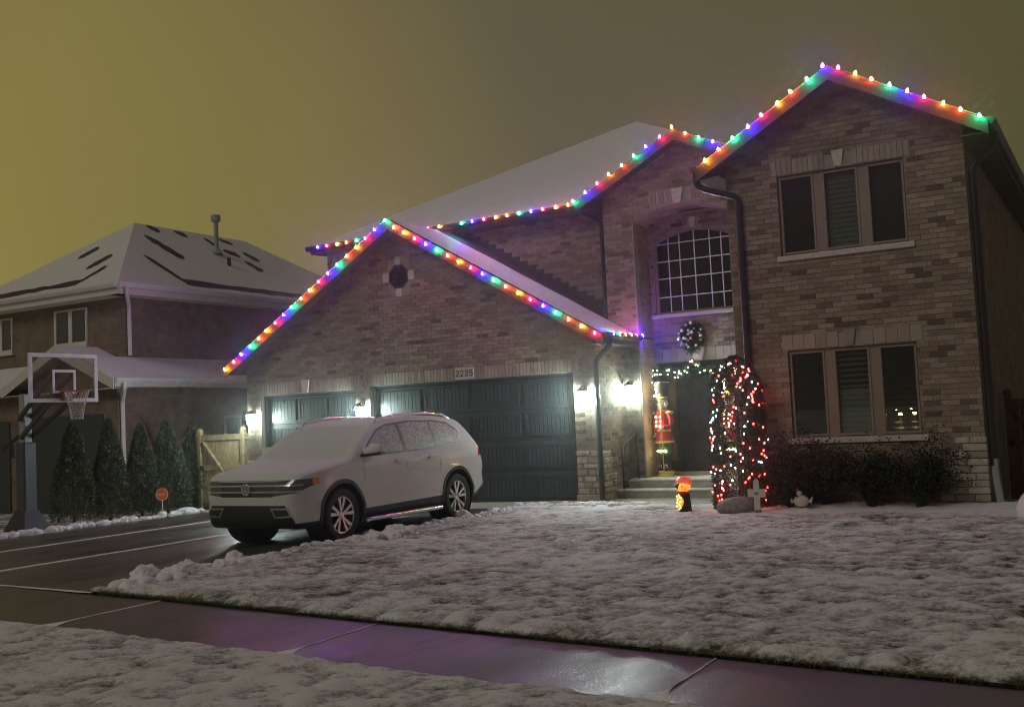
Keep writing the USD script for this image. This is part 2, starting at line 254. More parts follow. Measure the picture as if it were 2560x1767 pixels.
leafy('spruce', [(0.2, (0.025, 0.038, 0.025)), (0.55, (0.05, 0.07, 0.045)), (0.8, (0.06, 0.075, 0.05)), (0.95, (0.35, 0.36, 0.36))])
leafy('shrub_leaf', [(0.15, (0.022, 0.018, 0.014)), (0.5, (0.05, 0.038, 0.03)), (0.76, (0.085, 0.065, 0.05)), (0.93, (0.45, 0.44, 0.43))])
leafy('shrub_green', [(0.15, (0.012, 0.016, 0.011)), (0.6, (0.03, 0.036, 0.024)), (0.86, (0.05, 0.056, 0.04)), (0.97, (0.42, 0.42, 0.41))])
leafy('garland_leaf', [(0.2, (0.02, 0.05, 0.02)), (0.6, (0.05, 0.10, 0.04)), (0.95, (0.12, 0.18, 0.08))])
leafy('grass_blade', [(0.2, (0.06, 0.09, 0.025)), (0.6, (0.12, 0.16, 0.05)), (0.95, (0.22, 0.22, 0.10))])
# the car
M['car_paint'] = mk('car_paint_look', {'g': ('geometry', {}), 'tc': ('texture_coordinate', {}), 'sep': ('separate_xyz', {}), 'n': ('noise_texture', {'scale': 7.0, 'detail': 6.0, 'roughness': 0.7}), 'sp': ('separate_xyz', {}),
    'up': ('map_range', {'from_min': 0.25, 'from_max': 0.7, 'to_min': 0.0, 'to_max': 1.0, 'clamp': True}), 'hz': ('map_range', {'from_min': 0.80, 'from_max': 1.25, 'to_min': 0.0, 'to_max': 1.0, 'clamp': True}),
    'sd': ('map_range', {'from_min': 0.62, 'from_max': 0.86, 'to_min': 0.0, 'to_max': 1.0, 'clamp': True}), 'na': ('math', {'math_type': 'multiply_add', 'value2': 0.28}), 'sn': ('math', {'math_type': 'maximum'}),
    'n2': ('noise_texture', {'scale': 55.0, 'detail': 4.0}), 'r': ('map_range', {'from_min': 0.0, 'from_max': 1.0, 'to_min': 0.22, 'to_max': 0.8}), 'c': ('mix_color', {'a': (0.60, 0.595, 0.56), 'b': (0.70, 0.70, 0.70)}),
    'cw': ('map_range', {'from_min': 0.0, 'from_max': 1.0, 'to_min': 0.7, 'to_max': 0.0}), 'bh': ('math', {'math_type': 'multiply'}), 'b': ('bump', {'strength': 1.0, 'distance': 0.012}), 'p': ('principled_bsdf', {'coat_roughness': 0.06})},
    [('g.normal', 'sep.vector'), ('sep.z', 'up.value'), ('tc.object', 'n.vector'), ('tc.object', 'n2.vector'), ('tc.object', 'sp.vector'), ('sp.z', 'hz.value'), ('hz.result', 'na.value3'), ('n.fac', 'na.value1'), ('na.value', 'sd.value'), ('sd.result', 'sn.value1'), ('up.result', 'sn.value2'),
     ('sn.value', 'r.value'), ('r.result', 'p.roughness'), ('sn.value', 'c.fac'), ('c.result', 'p.base_color'), ('sn.value', 'cw.value'), ('cw.result', 'p.coat_weight'), ('n2.fac', 'bh.value1'), ('sn.value', 'bh.value2'), ('bh.value', 'b.height'), ('b.normal', 'p.normal')])
def frost(name, k0, k1, dark):
    M[name] = mk(name, {'tc': ('texture_coordinate', {}), 'n': ('noise_texture', {'scale': 26.0, 'detail': 6.0, 'roughness': 0.75}), 'r': ('map_range', {'from_min': k0, 'from_max': k1, 'to_min': 0.0, 'to_max': 1.0, 'clamp': True}), 'c': ('mix_color', {'a': dark, 'b': (0.62, 0.62, 0.63)}),
        'ro': ('map_range', {'from_min': 0.0, 'from_max': 1.0, 'to_min': 0.1, 'to_max': 0.85}), 'b': ('bump', {'strength': 1.0, 'distance': 0.006}), 'p': ('principled_bsdf', {})},
        [('tc.object', 'n.vector'), ('n.fac', 'r.value'), ('r.result', 'c.fac'), ('c.result', 'p.base_color'), ('r.result', 'ro.value'), ('ro.result', 'p.roughness'), ('n.fac', 'b.height'), ('b.normal', 'p.normal')])
frost('frost_side', 0.38, 0.62, (0.02, 0.022, 0.025)); frost('frost_screen', 0.05, 0.3, (0.1, 0.1, 0.1))
simple('car_black', (0.010, 0.011, 0.013), 0.45); simple('car_well', (0.006, 0.006, 0.006), 0.9); simple('tyre', (0.012, 0.012, 0.012), 0.8, noise=0.2, nscale=30)
simple('chrome', (0.75, 0.75, 0.76), 0.18, metal=1.0); simple('alloy', (0.62, 0.62, 0.63), 0.28, metal=1.0); simple('lamp_glass', (0.05, 0.055, 0.06), 0.05, spec=0.8, coat=1.0)
simple('tail_red', (0.55, 0.02, 0.015), 0.1, coat=1.0); simple('amber', (0.9, 0.28, 0.02), 0.15, coat=1.0)
# figures and ornaments
for n_, c_ in (('red_cloth', (0.50, 0.02, 0.03)), ('gold_paint', (0.62, 0.47, 0.14)), ('green_cloth', (0.03, 0.10, 0.03)), ('skin_paint', (0.62, 0.50, 0.44)), ('white_paint', (0.74, 0.73, 0.70)), ('black_paint', (0.012, 0.012, 0.012)), ('sign_orange', (0.90, 0.20, 0.02)),
               ('rim_orange', (0.50, 0.13, 0.06)), ('pad_grey', (0.055, 0.06, 0.065)), ('net_cord', (0.62, 0.60, 0.54)), ('pole_grey', (0.30, 0.32, 0.31)), ('pale_wood', (0.52, 0.50, 0.44)), ('bird_cream', (0.55, 0.50, 0.42)), ('shell_red', (0.45, 0.03, 0.04)), ('wire_green', (0.01, 0.03, 0.012)), ('bauble_white', (0.75, 0.74, 0.68)), ('bauble_pink', (0.55, 0.25, 0.22))):
    simple(n_, c_, 0.5)
simple('bird_lit', (0.75, 0.32, 0.05), 0.5)
BK = 9.0
BULB = {'B': ((0.030, 0.006, 1.0), 110.0 * BK), 'P': ((1.0, 0.008, 0.07), 38.0 * BK), 'O': ((1.0, 0.30, 0.012), 34.0 * BK), 'R': ((1.0, 0.06, 0.012), 36.0 * BK), 'G': ((0.012, 1.0, 0.33), 40.0 * BK)}
COLNAME = {'B': 'blue', 'P': 'pink_red', 'O': 'amber', 'R': 'red', 'G': 'green'}
for k, (c, s) in BULB.items(): glow('bulb_' + COLNAME[k], c, s)
glow('mini_white', (0.72, 0.88, 1.0), 22.0); glow('mini_red', (1.0, 0.035, 0.03), 26.0); glow('mini_warm', (1.0, 0.72, 0.30), 38.0); glow('mini_leaf_white', (0.86, 1.0, 0.62), 26.0)
glow('sconce_light', (0.76, 1.0, 0.88), 480.0)
glow('bird_bulb', (1.0, 0.62, 0.12), 7.0)
def shell(name, a, b, k):
    M[name] = mk(name, {'tc': ('texture_coordinate', {}), 'n': ('noise_texture', {'scale': 13.0, 'detail': 2.0}), 'r': ('rgb_ramp', {'ramp': [(0.35, a), (0.65, b)]}), 'p': ('principled_bsdf', {'base_color': (0.4, 0.2, 0.08), 'roughness': 0.35, 'emission_strength': k})},
        [('tc.object', 'n.vector'), ('n.fac', 'r.fac'), ('r.color', 'p.emission_color')])
shell('bird_shell', (0.75, 0.16, 0.015), (1.0, 0.50, 0.07), 1.1); shell('cap_shell', (0.40, 0.012, 0.012), (0.75, 0.05, 0.03), 0.9); glow('lamp_shade_glow', (1.0, 0.62, 0.25), 0.55); glow('candle_glow', (1.0, 0.72, 0.25), 16.0)

# ------------------------------------------------------------------ ground, drive, pavement, lawn
def gz(x, y=0):
    return np.interp(x, [-40, -14, -11.5, -9.0, -1.0, 40], [-0.3, -0.25, -0.2, -0.1, 0.0, 0.0])
def far_edge(x): return -10.5 - 0.098 * np.asarray(x, float)
def near_edge(x): return -11.83 - 0.068 * np.asarray(x, float)
def nz(x, y, s, seed=0.0, oct=3):
    return 2 * meshkit.fbm(np.stack([np.ravel(x) * s + seed, np.ravel(y) * s - seed, np.full(np.size(x), seed * 0.37)], 1), octaves=oct).reshape(np.shape(x)) - 1
def grid_mesh(X, Y, Z):
    r, c = X.shape; i, j = np.meshgrid(np.arange(r - 1), np.arange(c - 1), indexing='ij'); a = i * c + j
    F = np.vstack([np.stack([a, a + 1, a + c + 1], -1).reshape(-1, 3), np.stack([a, a + c + 1, a + c], -1).reshape(-1, 3)])
    return np.stack([X, Y, Z], -1).reshape(-1, 3), F
def field(path_name, X, Y, Z, bare, mat):
    v, f = grid_mesh(X, Y, Z); path = numbered('/World', path_name)
    m = usdkit.mesh(stage, path, (v, f), M[mat], smooth=True)
    vals = bare.ravel()
    pts = np.array(m.GetPointsAttr().Get())
    if len(pts) != len(vals):
        from scipy.spatial import cKDTree
        vals = vals[cKDTree(v).query(pts)[1]]
    UsdGeom.PrimvarsAPI(m).CreatePrimvar('bare', Sdf.ValueTypeNames.FloatArray, 'vertex').Set(Vt.FloatArray.FromNumpy(vals.astype(np.float32)))
    return m.GetPrim()

gx = np.concatenate([np.linspace(-300, -20, 8), np.linspace(-16, 16, 17), np.linspace(20, 300, 8)]); gy = np.concatenate([np.linspace(-300, -30, 6), np.linspace(-24, 24, 13), np.linspace(30, 300, 6)])
GX, GY = np.meshgrid(gx, gy)
solo(MB().add(*grid_mesh(GX, GY, gz(GX) - 0.045)), 'ground', 'ground_snow', 'thin snow over dead grass running off between the houses', 'ground', kind='structure', smooth=True)

def slab_set(name, label, rows, mat):
    x = UsdGeom.Xform.Define(stage, '/World/' + name); p = tag(x.GetPrim(), label, name.replace('_', ' '), kind='structure'); ORG[str(p.GetPath())] = (0, 0, 0)
    for poly, dz, mt in rows:
        P = np.array(poly, float); z = gz(P[:, 0]) + dz; c = P.mean(0); Q = c + (P - c) * (1 - 0.012 / np.abs(P - c).max(0).clip(0.3))
        top = np.column_stack([Q, z]); bot = np.column_stack([P, z - 0.06]); mid = np.column_stack([P, z - 0.012]); n = len(P); mb = MB()
        F = [[0, i, i + 1] for i in range(1, n - 1)]
        for a, b in ((0, n), (n, 2 * n)):
            for i in range(n):
                j = (i + 1) % n; F += [[a + i, b + i, b + j], [a + i, b + j, a + j]]
        mb.add(np.vstack([top, mid, bot]), F).build('paving_slab', mt or mat, p)
    return p
rows = []
xs = [-9.1, -6.75, -4.25, -1.12]
for a, b in zip(xs[:-1], xs[1:]):
    for c, d in ((-1.25, -5.6), (-5.6, None)):
        y0 = [far_edge(a), far_edge(b)] if d is None else [d, d]
        rows.append(([(a, y0[0]), (b, y0[1]), (b, c), (a, c)], 0.0, None))
    rows.append(([(a, -1.25), (b, -1.25), (b, 0.12), (a, 0.12)], 0.0, 'dry_walk'))
slab_set('driveway', 'wet dark concrete driveway with thin snow along its joints', rows, 'wet_drive')
xs = [-9.1, -6.2, -3.0, 0.22, 3.15, 6.16, 9.2, 12.2]; rows = []
for a, b in zip(xs[:-1], xs[1:]):
    rows.append(([(a, near_edge(a)), (b, near_edge(b)), (b, far_edge(b)), (a, far_edge(a))], -0.004, None))
slab_set('sidewalk', 'wet concrete sidewalk crossing in front of the snowy lawn', rows, 'wet_walk')
slab_set('front_path', 'pale concrete path in front of the porch steps', [([(-1.12, -1.1), (0.62, -1.1), (0.62, 0.66), (-1.12, 0.66)], 0.004, None), ([(0.62, -1.1), (2.15, -1.1), (2.5, 0.66), (0.62, 0.66)], 0.004, None)], 'dry_walk')

# the lawn: x along the street, rows from the pavement to the path and the bed
X1 = np.concatenate([np.arange(-1.12, 8.8, 0.038), np.linspace(8.9, 14, 30)])
T = np.linspace(0, 1, 265)
top = np.interp(X1, [-1.12, 2.2, 2.5, 3.0, 3.3, 14], [-1.08, -1.08, -0.95, -0.9, -1.30, -1.30])
LX = np.repeat(X1[None], len(T), 0); LY = far_edge(X1)[None] + 0.006 + T[:, None] * (top - far_edge(X1) - 0.006)[None]
edge = np.minimum.reduce([LX + 1.12, LY - far_edge(LX), np.where(LX < 2.4, top[None] - LY, 9.0)])
e = np.clip(edge / 0.12, 0, 1)
n1 = nz(LX, LY, 1.1, 3.1); n2 = nz(LX, LY, 6.0, 9.7); n3 = nz(LX, LY, 17.0, 4.4, 2)
bed = np.clip((LX - 2.6) / 0.8, 0, 1) * np.clip((LY + 3.0) / 1.2, 0, 1)
LZ = (0.012 + 0.035 * e) + e * (0.030 * n1 + 0.034 * n2 + 0.017 * n3) + 0.07 * np.clip((LX - 2.5) / 2.5, 0, 1) * np.clip((LY + 5) / 4, 0, 1)
LZ += 0.05 * np.exp(-((edge - 0.25) / 0.16) ** 2) * np.clip(n2 + 0.45, 0, 1) * (LY < -6)
snowtop = np.exp(-((top[None] - LY) / 0.35) ** 2) * (LX < 2.9)
bare = 0.56 - 0.34 * n2 - 0.24 * n3 + 0.12 * n1 - 0.4 * bed - 0.35 * snowtop + 0.30 * np.clip(1 - edge / 0.07, 0, 1) * (LY < -9)
tag(field('lawn', LX, LY, LZ, bare, 'lawn'), 'front lawn under thin trampled snow with grass showing through', 'lawn', kind='stuff')
X2 = np.arange(-2.5, 8.0, 0.034); T = np.linspace(0, 1, 78)
VX = np.repeat(X2[None], len(T), 0); VY = near_edge(X2)[None] - T[:, None] * 2.7 + (0.05 * nz(X2, X2 * 0, 1.6, 2.2))[None] * (1 - T[:, None]); edge = near_edge(VX) - VY
e = np.clip(edge / 0.12, 0, 1); n1 = nz(VX, VY, 1.0, 7.1); n2 = nz(VX, VY, 5.0, 1.7); n3 = nz(VX, VY, 15.0, 8.4, 2)
VZ = 0.006 + 0.045 * e + e * (0.03 * n1 + 0.034 * n2 + 0.016 * n3); bare = 0.50 - 0.30 * n2 - 0.22 * n3 + 0.10 * n1
tag(field('verge', VX[::-1], VY[::-1], VZ[::-1], bare[::-1], 'lawn'), 'snowy grass verge between the sidewalk and the street', 'verge', kind='stuff')

def lump(mb, c, r, sub=2, amp=0.35, sc=(1, 1, 0.75), freq=3.0):
    m = trimesh.creation.icosphere(sub, 1.0); v = m.vertices
    d = 2 * meshkit.fbm(v * freq * 0.5 + RS.rand(3) * 50, octaves=3) - 1; v = v * (1 + amp * d[:, None])
    return mb.add(v * r * np.asarray(sc) + c, m.faces)
bank = MB()
for i in range(230):
    y = RS.uniform(-10.35, -1.6); r = RS.uniform(0.03, 0.085) * (1.25 if y < -8 else 1.0); x = -0.92 + RS.normal(0, 0.10) + (0.15 if y < -9.5 else 0)
    lump(bank, (x, y, r * 0.35), r, 2)
for (x, y, r) in ((-0.95, -9.75, 0.15), (-0.80, -9.35, 0.13), (-1.0, -9.1, 0.12), (-0.75, -8.8, 0.10), (-1.05, -8.3, 0.12), (-0.62, -6.05, 0.12), (-0.50, -5.75, 0.15), (-0.42, -5.45, 0.12), (-0.68, -6.35, 0.09), (-0.38, -5.9, 0.10), (-0.7, -5.3, 0.11), (-0.55, -5.75, 0.10), (-1.0, -3.2, 0.12), (-0.8, -4.2, 0.08)):
    lump(bank, (x, y, r * 0.45), r, 3, 0.45, (1, 1, 0.9), 4.0)
solo(bank, 'snow_bank', 'snow_clean', 'lumpy ridge of shovelled snow along the driveway beside the lawn', 'snow bank', kind='stuff', smooth=60)
bank = MB()
for i in range(90):
    x = RS.uniform(-1.1, 1.4); r = RS.uniform(0.025, 0.075); lump(bank, (x, -1.14 + RS.normal(0, 0.07), 0.03 + r * 0.3), r, 2)
solo(bank, 'snow_bank', 'snow_clean', 'crumbled snow along the pale path below the garage pillar', 'snow bank', kind='stuff', smooth=60)
bank = MB()
for i in range(130):
    y = RS.uniform(-5.9, -0.9); r = RS.uniform(0.03, 0.10) * (0.6 if -2.6 < y < -1.7 else 1.0); x = -9.35 - abs(RS.normal(0, 0.16)) - 0.0 * y
    lump(bank, (x, y, gz(x) + r * 0.3), r, 2)
for (x, y, r) in ((-9.7, -1.15, 0.16), (-9.95, -0.95, 0.18), (-9.5, -1.3, 0.12)): lump(bank, (x, y, gz(x) + 0.02), r, 3, 0.2, (1.5, 1.5, 0.5))
solo(bank, 'snow_bank', 'snow_clean', 'snow lumps at the foot of the row of small evergreens', 'snow bank', kind='stuff', smooth=60)
st = MB()                                       # the thin snow left along the joints of the drive
for x, y0, y1, w in ((-4.25, -9.9, -3.0, 0.045), (-6.75, -9.0, -2.0, 0.03)):
    ys = np.linspace(y0, y1, 90); wv = w * np.clip(0.9 + 0.9 * nz(ys, ys * 0, 1.5, x), 0.12, 2); xo = x + 0.03 * nz(ys, ys * 0, 0.8, 5.5)
    P = np.stack([np.stack([xo - wv, ys, gz(xo) + 0.002], 1), np.stack([xo, ys, gz(xo) + 0.014], 1), np.stack([xo + wv, ys, gz(xo) + 0.002], 1)], 0); st.add(*grid_mesh(P[..., 0].T, P[..., 1].T, P[..., 2].T))
xs = np.linspace(-3.2, -1.0, 60); wv = 0.03 * np.clip(0.7 + 1.2 * nz(xs, xs * 0, 2.5, 3.3), 0.1, 2.0); ye = far_edge(xs) + 0.01
P = np.stack([np.stack([xs, ye - wv, gz(xs) + 0.002], 1), np.stack([xs, ye, gz(xs) + 0.012], 1), np.stack([xs, ye + wv, gz(xs) + 0.002], 1)], 0); st.add(*grid_mesh(P[..., 0].T, P[..., 1].T, P[..., 2].T))
for x in (0.22, 3.15, 6.16):
    y = np.linspace(near_edge(x) + 0.02, far_edge(x) - 0.02, 30); wv = (0.02 if x < 1 else 0.012) * np.clip(0.5 + 1.4 * nz(y, y * 0, 4, x), 0.05, 2.0) + 0.10 * np.exp(-((y - y[0]) / 0.16) ** 2)
    P = np.stack([np.stack([x - wv, y, 0 * y - 0.001], 1), np.stack([0 * y + x, y, 0 * y + 0.006], 1), np.stack([x + wv, y, 0 * y - 0.001], 1)], 0); st.add(*grid_mesh(P[..., 0].T, P[..., 1].T, P[..., 2].T))
solo(st, 'joint_snow', 'snow_clean', 'thin streaks of snow lying in the driveway and sidewalk joints', 'snow', kind='stuff', smooth=True)
gr = MB()                                       # the grass that hangs over the pavement edge
N = 5200; x = RS.uniform(-0.9, 8.5, N); x = x[RS.rand(N) < np.interp(x, [-0.9, 0.4, 3.5, 8.5], [1.0, 1.0, 0.55, 0.35])]; N = len(x)
y = far_edge(x) + RS.uniform(-0.012, 0.07, N); h = RS.uniform(0.02, 0.055, N); a = RS.uniform(0, 6.28, N); w = 0.004
b = np.stack([x, y, np.full(N, 0.0)], 1); d = np.stack([np.cos(a) * w, np.sin(a) * w, 0 * a], 1); t = b + np.stack([RS.normal(0, 0.018, N), RS.normal(-0.015, 0.018, N), h], 1)
V = np.stack([b - d, b + d, t], 1).reshape(-1, 3); gr.add(V, np.arange(3 * N).reshape(-1, 3), 3)
solo(gr, 'edge_grass', 'grass_blade', 'green grass blades poking from the lawn edge at the sidewalk', 'grass', kind='stuff')

# ------------------------------------------------------------------ the brick house
H = thing('brick_house', 'tan brick two-storey house with gabled double garage and Christmas lights on its roofs', 'house')
def sub_iv(iv, holes):
    out = list(iv)
    for a, b in holes: out = [q for s, t in out for q in ((s, min(t, a)), (max(s, b), t)) if q[1] - q[0] > 0.02]
    return out
CH, BL = 0.0795, 0.245
def brick_rows(z0, z1, allowed, seed=0):
    "running bond: boxes as (u0, u1, z0, z1)"
    rs = np.random.RandomState(seed); out = []
    for k in range(int(math.floor((z0) / CH)), int(math.ceil(z1 / CH))):
        za, zb = k * CH + 0.005, (k + 1) * CH - 0.005
        if za < z0 - 0.01 or zb > z1 + 0.03: continue
        for s, t in allowed((za + zb) / 2):
            u = math.floor(s / BL) * BL - (BL / 2 if k % 2 else 0)
            while u < t:
                a, b = max(u + 0.005, s), min(u + BL - 0.005, t)
                if b - a > 0.03: out.append((a, b, za, zb))
                u += BL
    return np.array(out)
def lay(rows, axis, plane, sgn, proud=0.009):
    "turn (u0,u1,z0,z1) into boxes standing proud of a wall plane"
    j = RS.uniform(-0.002, 0.003, len(rows)); a = np.minimum(plane + sgn * (proud + j), plane - sgn * 0.02); b = np.maximum(plane + sgn * (proud + j), plane - sgn * 0.02)
    return np.stack([rows[:, 0], rows[:, 1], a, b, rows[:, 2], rows[:, 3]], 1) if axis == 'y' else np.stack([a, b, rows[:, 0], rows[:, 1], rows[:, 2], rows[:, 3]], 1)
def soldier(x0, x1, z0, z1, plane, pitch=0.082, skip=()):
    out = []; n = int(round((x1 - x0) / pitch)); p = (x1 - x0) / n
    for i in range(n):
        a, b = x0 + i * p + 0.004, x0 + (i + 1) * p - 0.004
        if any(b > s and a < t for s, t in skip): continue
        out.append((a, b, plane - 0.012 + RS.uniform(-0.002, 0.002), plane + 0.02, z0 + 0.004, z1 - 0.004))
    return out
def trapezoid(xc, w0, w1, z0, z1, y0, y1): return MB().prism([(xc - w0 / 2, z0), (xc + w0 / 2, z0), (xc + w1 / 2, z1), (xc - w1 / 2, z1)], y0, y1)
GA, GZ, GS = -4.43, 5.90, 0.583                  # garage ridge: x, top, slope
g_top = lambda x: GZ - 0.14 - GS * np.abs(np.asarray(x) - GA)
DOORS = [(-8.49, -5.73, 2.41), (-5.34, -0.46, 2.45)]
octo = Polygon([(GA - 0.03 + 0.255 * math.cos(a), 4.72 + 0.255 * math.sin(a)) for a in np.arange(8) * math.pi / 4 + math.pi / 8])
poly = Polygon([(-8.92, -0.25), (0, -0.25), (0, g_top(0)), (GA, g_top(GA)), (-8.92, g_top(-8.92))])
for a, b, z in DOORS: poly = poly.difference(sbox(a, -0.3, b, z))
poly = poly.difference(octo)
wall = MB().prism(poly, 0.0, 0.24); wall.box(-0.24, -0.001, 0.24, 1.36, -0.2, 3.15); wall.box(-8.92, -8.68, 0.24, 9.0, -0.3, 3.15)
gw = wall.build('garage_wall', 'mortar', H)
def allowed_g(z):
    iv = [(-8.915, -0.005)]
    if z > g_top(0): k = (g_top(GA) - z) / GS; iv = [(GA - k + 0.02, GA + k - 0.02)] if k > 0.05 else []
    holes = [(a, b) for a, b, t in DOORS if z < t]
    if 2.36 < z < 2.74: holes += [(-8.62, -5.60), (-5.46, -0.32)]
    if 4.40 < z < 5.05: holes.append((GA - 0.44, GA + 0.38) if 4.62 < z < 4.82 else (GA - 0.31, GA + 0.26))
    if z < 1.0: holes += [(-8.93, -8.40), (-0.55, 0.01)]
    return sub_iv(iv, holes)
rows = brick_rows(-0.1, 5.75, allowed_g, 1)
MB().boxes(lay(rows, 'y', 0.0, -1)).build('brick_courses', 'brick', gw, kind='stuff')
sol = MB().boxes(soldier(-8.62, -5.60, 2.42, 2.68, 0.0, skip=((-7.26, -7.02),)) + soldier(-5.46, -0.32, 2.455, 2.70, 0.0, skip=((-3.14, -2.67),)))
sol.build('soldier_course', 'soldier', gw, kind='stuff')
trapezoid(-7.13, 0.14, 0.235, 2.415, 2.70, -0.045, 0.02).build('keystone', 'limestone', gw)
pl = MB().cbox(-3.13, -2.68, -0.03, 0.02, 2.465, 2.70).build('number_plaque', 'limestone', H, label='pale stone plaque with the house number 2225')
tx = meshkit.text_mesh('2225', 0.125, 0.006)
tv, tf = meshkit.arrays(tx)[:2]; tv = np.asarray(tv); tv = tv - (tv.min(0) + tv.max(0)) / 2
MB().add(np.stack([tv[:, 0] - 2.905, -0.033 - tv[:, 2], tv[:, 1] + 2.583], 1), np.asarray(tf)).build('numerals', 'black_paint', pl)
for s in (-1, 1):                               # side stones of the octagonal vent
    MB().cbox(GA - 0.03 + s * 0.33 - 0.08, GA - 0.03 + s * 0.33 + 0.08, -0.02, 0.02, 4.62, 4.82).build('vent_stone', 'limestone', gw)
    trapezoid(GA - 0.03, 0.12 if s > 0 else 0.17, 0.17 if s > 0 else 0.12, 4.72 + s * 0.335 - 0.085, 4.72 + s * 0.335 + 0.085, -0.022, 0.02).build('vent_stone', 'limestone', gw)
vt = MB().prism(octo.buffer(0.012).difference(octo.buffer(-0.03)), -0.012, 0.05).build('gable_vent', 'dark_trim', H)
for k in range(9):
    z = 4.72 - 0.2 + k * 0.05; hw = min(0.225, 0.225 + 0.105 - max(0, abs(z - 4.72) - 0.10) - 0.105 * 0)
    hw = 0.225 - max(0, abs(z - 4.72) - 0.095)
    MB().bar((GA - 0.03 - hw, 0.03, z), (GA - 0.03 + hw, 0.03, z), 0.05, 0.012, (0, -0.6, 0.8)).build('vent_slat', 'dark_trim', vt)
# stone on the pillars
def stones(x0, x1, z0, z1, plane, axis, parent, sgn=-1, seed=0, rowsh=(0.09, 0.15)):
    rs = np.random.RandomState(seed); z = z0
    while z < z1 - 0.03:
        h = min(rs.uniform(*rowsh), z1 - z); h = z1 - z if z1 - z - h < 0.05 else h; u = x0
        while u < x1 - 0.02:
            w = min(rs.uniform(0.10, 0.30), x1 - u); w = x1 - u if x1 - u - w < 0.07 else w
            p = rs.uniform(0.018, 0.05); a, b = u + 0.006, u + w - 0.006; c, d = z + 0.006, z + h - 0.006
            lo, hi = (plane - p, plane + 0.02) if sgn < 0 else (plane - 0.02, plane + p)
            mb = MB()
            pts = []
            for uu, su in ((a, 1), (b, -1)):
                for zz, sz in ((c, 1), (d, -1)):
                    f = lo if sgn < 0 else hi; bk = hi if sgn < 0 else lo; k = rs.uniform(0.008, 0.03)
                    for q in ((uu, bk, zz), (uu + su * k, f, zz + sz * k * 0.8), (uu, (f * 0.6 + bk * 0.4), zz)): pts.append(q if axis == 'y' else (q[1], q[0], q[2]))
            mb.mf(m3.Manifold.hull_points(np.array(pts, float))); mb.build('stone', 'stone', parent)
            u += w
        z += h
stones(-0.47, 0.02, 0.13, 0.95, 0.0, 'y', gw, seed=3); stones(-8.94, -8.47, 0.05, 0.95, 0.0, 'y', gw, seed=4)
MB().cbox(-0.49, 0.03, -0.045, 0.05, -0.05, 0.125).build('pillar_base', 'concrete', gw); MB().cbox(-8.95, -8.46, -0.045, 0.05, -0.15, 0.045).build('pillar_base', 'concrete', gw)
# the side of the garage that faces the porch
def allowed_s(z): return [(0.01, 1.36)] if z > 0.95 else ([(0.55, 1.36)] if z > 0.5 else [(0.75, 1.36)])
MB().boxes(lay(brick_rows(0.0, 3.0, allowed_s, 5), 'x', 0.0, 1)).build('brick_courses', 'brick', gw, kind='stuff')
stones(0.02, 0.52, 0.5, 0.93, 0.0, 'x', gw, 1, 7); stones(0.02, 0.72, 0.0, 0.5, 0.0, 'x', gw, 1, 8)
# garage doors
for a, b, t in DOORS:
    z0 = float(gz((a + b) / 2)); mb = MB().box(a - 0.02, b + 0.02, 0.20, 0.26, z0 - 0.1, t + 0.02)
    for x0, x1 in ((a, a + 0.05), (b - 0.05, b)): mb.box(x0, x1, 0.10, 0.2, z0, t)
    mb.box(a + 0.05, b - 0.05, 0.10, 0.2, t - 0.05, t)
    d = mb.build('garage_door', 'garage_paint', H, label='dark wide garage door right of the car' if b > -1 else 'dark narrow garage door behind the car')
    nr, npn = 4, (4 if b > -1 else 3); hs = (t - 0.06 - z0) / nr; ws = (b - a - 0.1) / npn
    for r in range(nr):
        zz = z0 + r * hs; MB().cbox(a + 0.05, b - 0.05, 0.176, 0.199, zz + 0.003, zz + hs - 0.003, 0.004).build('door_section', 'garage_paint', d)
        for c in range(npn):
            xa = a + 0.05 + c * ws + 0.085; xb = a + 0.05 + (c + 1) * ws - 0.085; za, zb = zz + 0.11, zz + hs - 0.11
            pm = MB(); fr = sbox(xa - 0.03, za - 0.03, xb + 0.03, zb + 0.03).difference(sbox(xa, za, xb, zb)); pm.prism(fr, 0.158, 0.178)
            n = max(4, int((xb - xa) / 0.09)); pw = (xb - xa) / n
            pm.boxes([(xa + i * pw + 0.004, xa + (i + 1) * pw - 0.004, 0.166 + 0.003 * (i % 2), 0.178, za, zb) for i in range(n)]); pm.build('door_panel', 'garage_paint', d)
# garage roof
y0, y1 = -0.36, 2.44; rp = lambda x, y, dz=0: (x, y, GZ + dz - GS * abs(x - GA))
gr_ = MB().slab([rp(GA, y0), rp(0.36, y0), rp(0.36, y1), rp(GA, y1)], 0.06).slab([rp(-9.22, y0), rp(GA, y0), rp(GA, 9), rp(-9.22, 9)], 0.06).build('garage_roof', 'shingle', H)
def snow_sheet(p00, p10, p11, p01, n=40, m_=16, th=0.035, wob=0.05, seed=1.0):
    p00, p10, p11, p01 = map(np.array, (p00, p10, p11, p01)); u, v = np.meshgrid(np.linspace(0, 1, n), np.linspace(0, 1, m_))
    vv = np.clip(v + wob * (nz(u * 6, u * 0, 1.0, seed)) * v, 0, 1.05)
    P = (p00[None, None] * ((1 - u) * (1 - vv))[..., None] + p10 * (u * (1 - vv))[..., None] + p11 * (u * vv)[..., None] + p01 * ((1 - u) * vv)[..., None])
    e = np.minimum.reduce([u * 25, (1 - u) * 25, v * 6 + 0.5, (1 - v) * 6, np.ones_like(u)]).clip(0, 1)
    P[..., 2] += 0.004 + th * e * (0.8 + 0.3 * nz(P[..., 0], P[..., 1], 2.0, seed + 3))
    return grid_mesh(P[..., 0], P[..., 1], P[..., 2])
MB().add(*snow_sheet(rp(GA, y0), rp(0.36, y0), rp(0.36, 1.46), rp(GA, 1.46))).build('roof_snow', 'snow_clean', gr_, smooth=40)
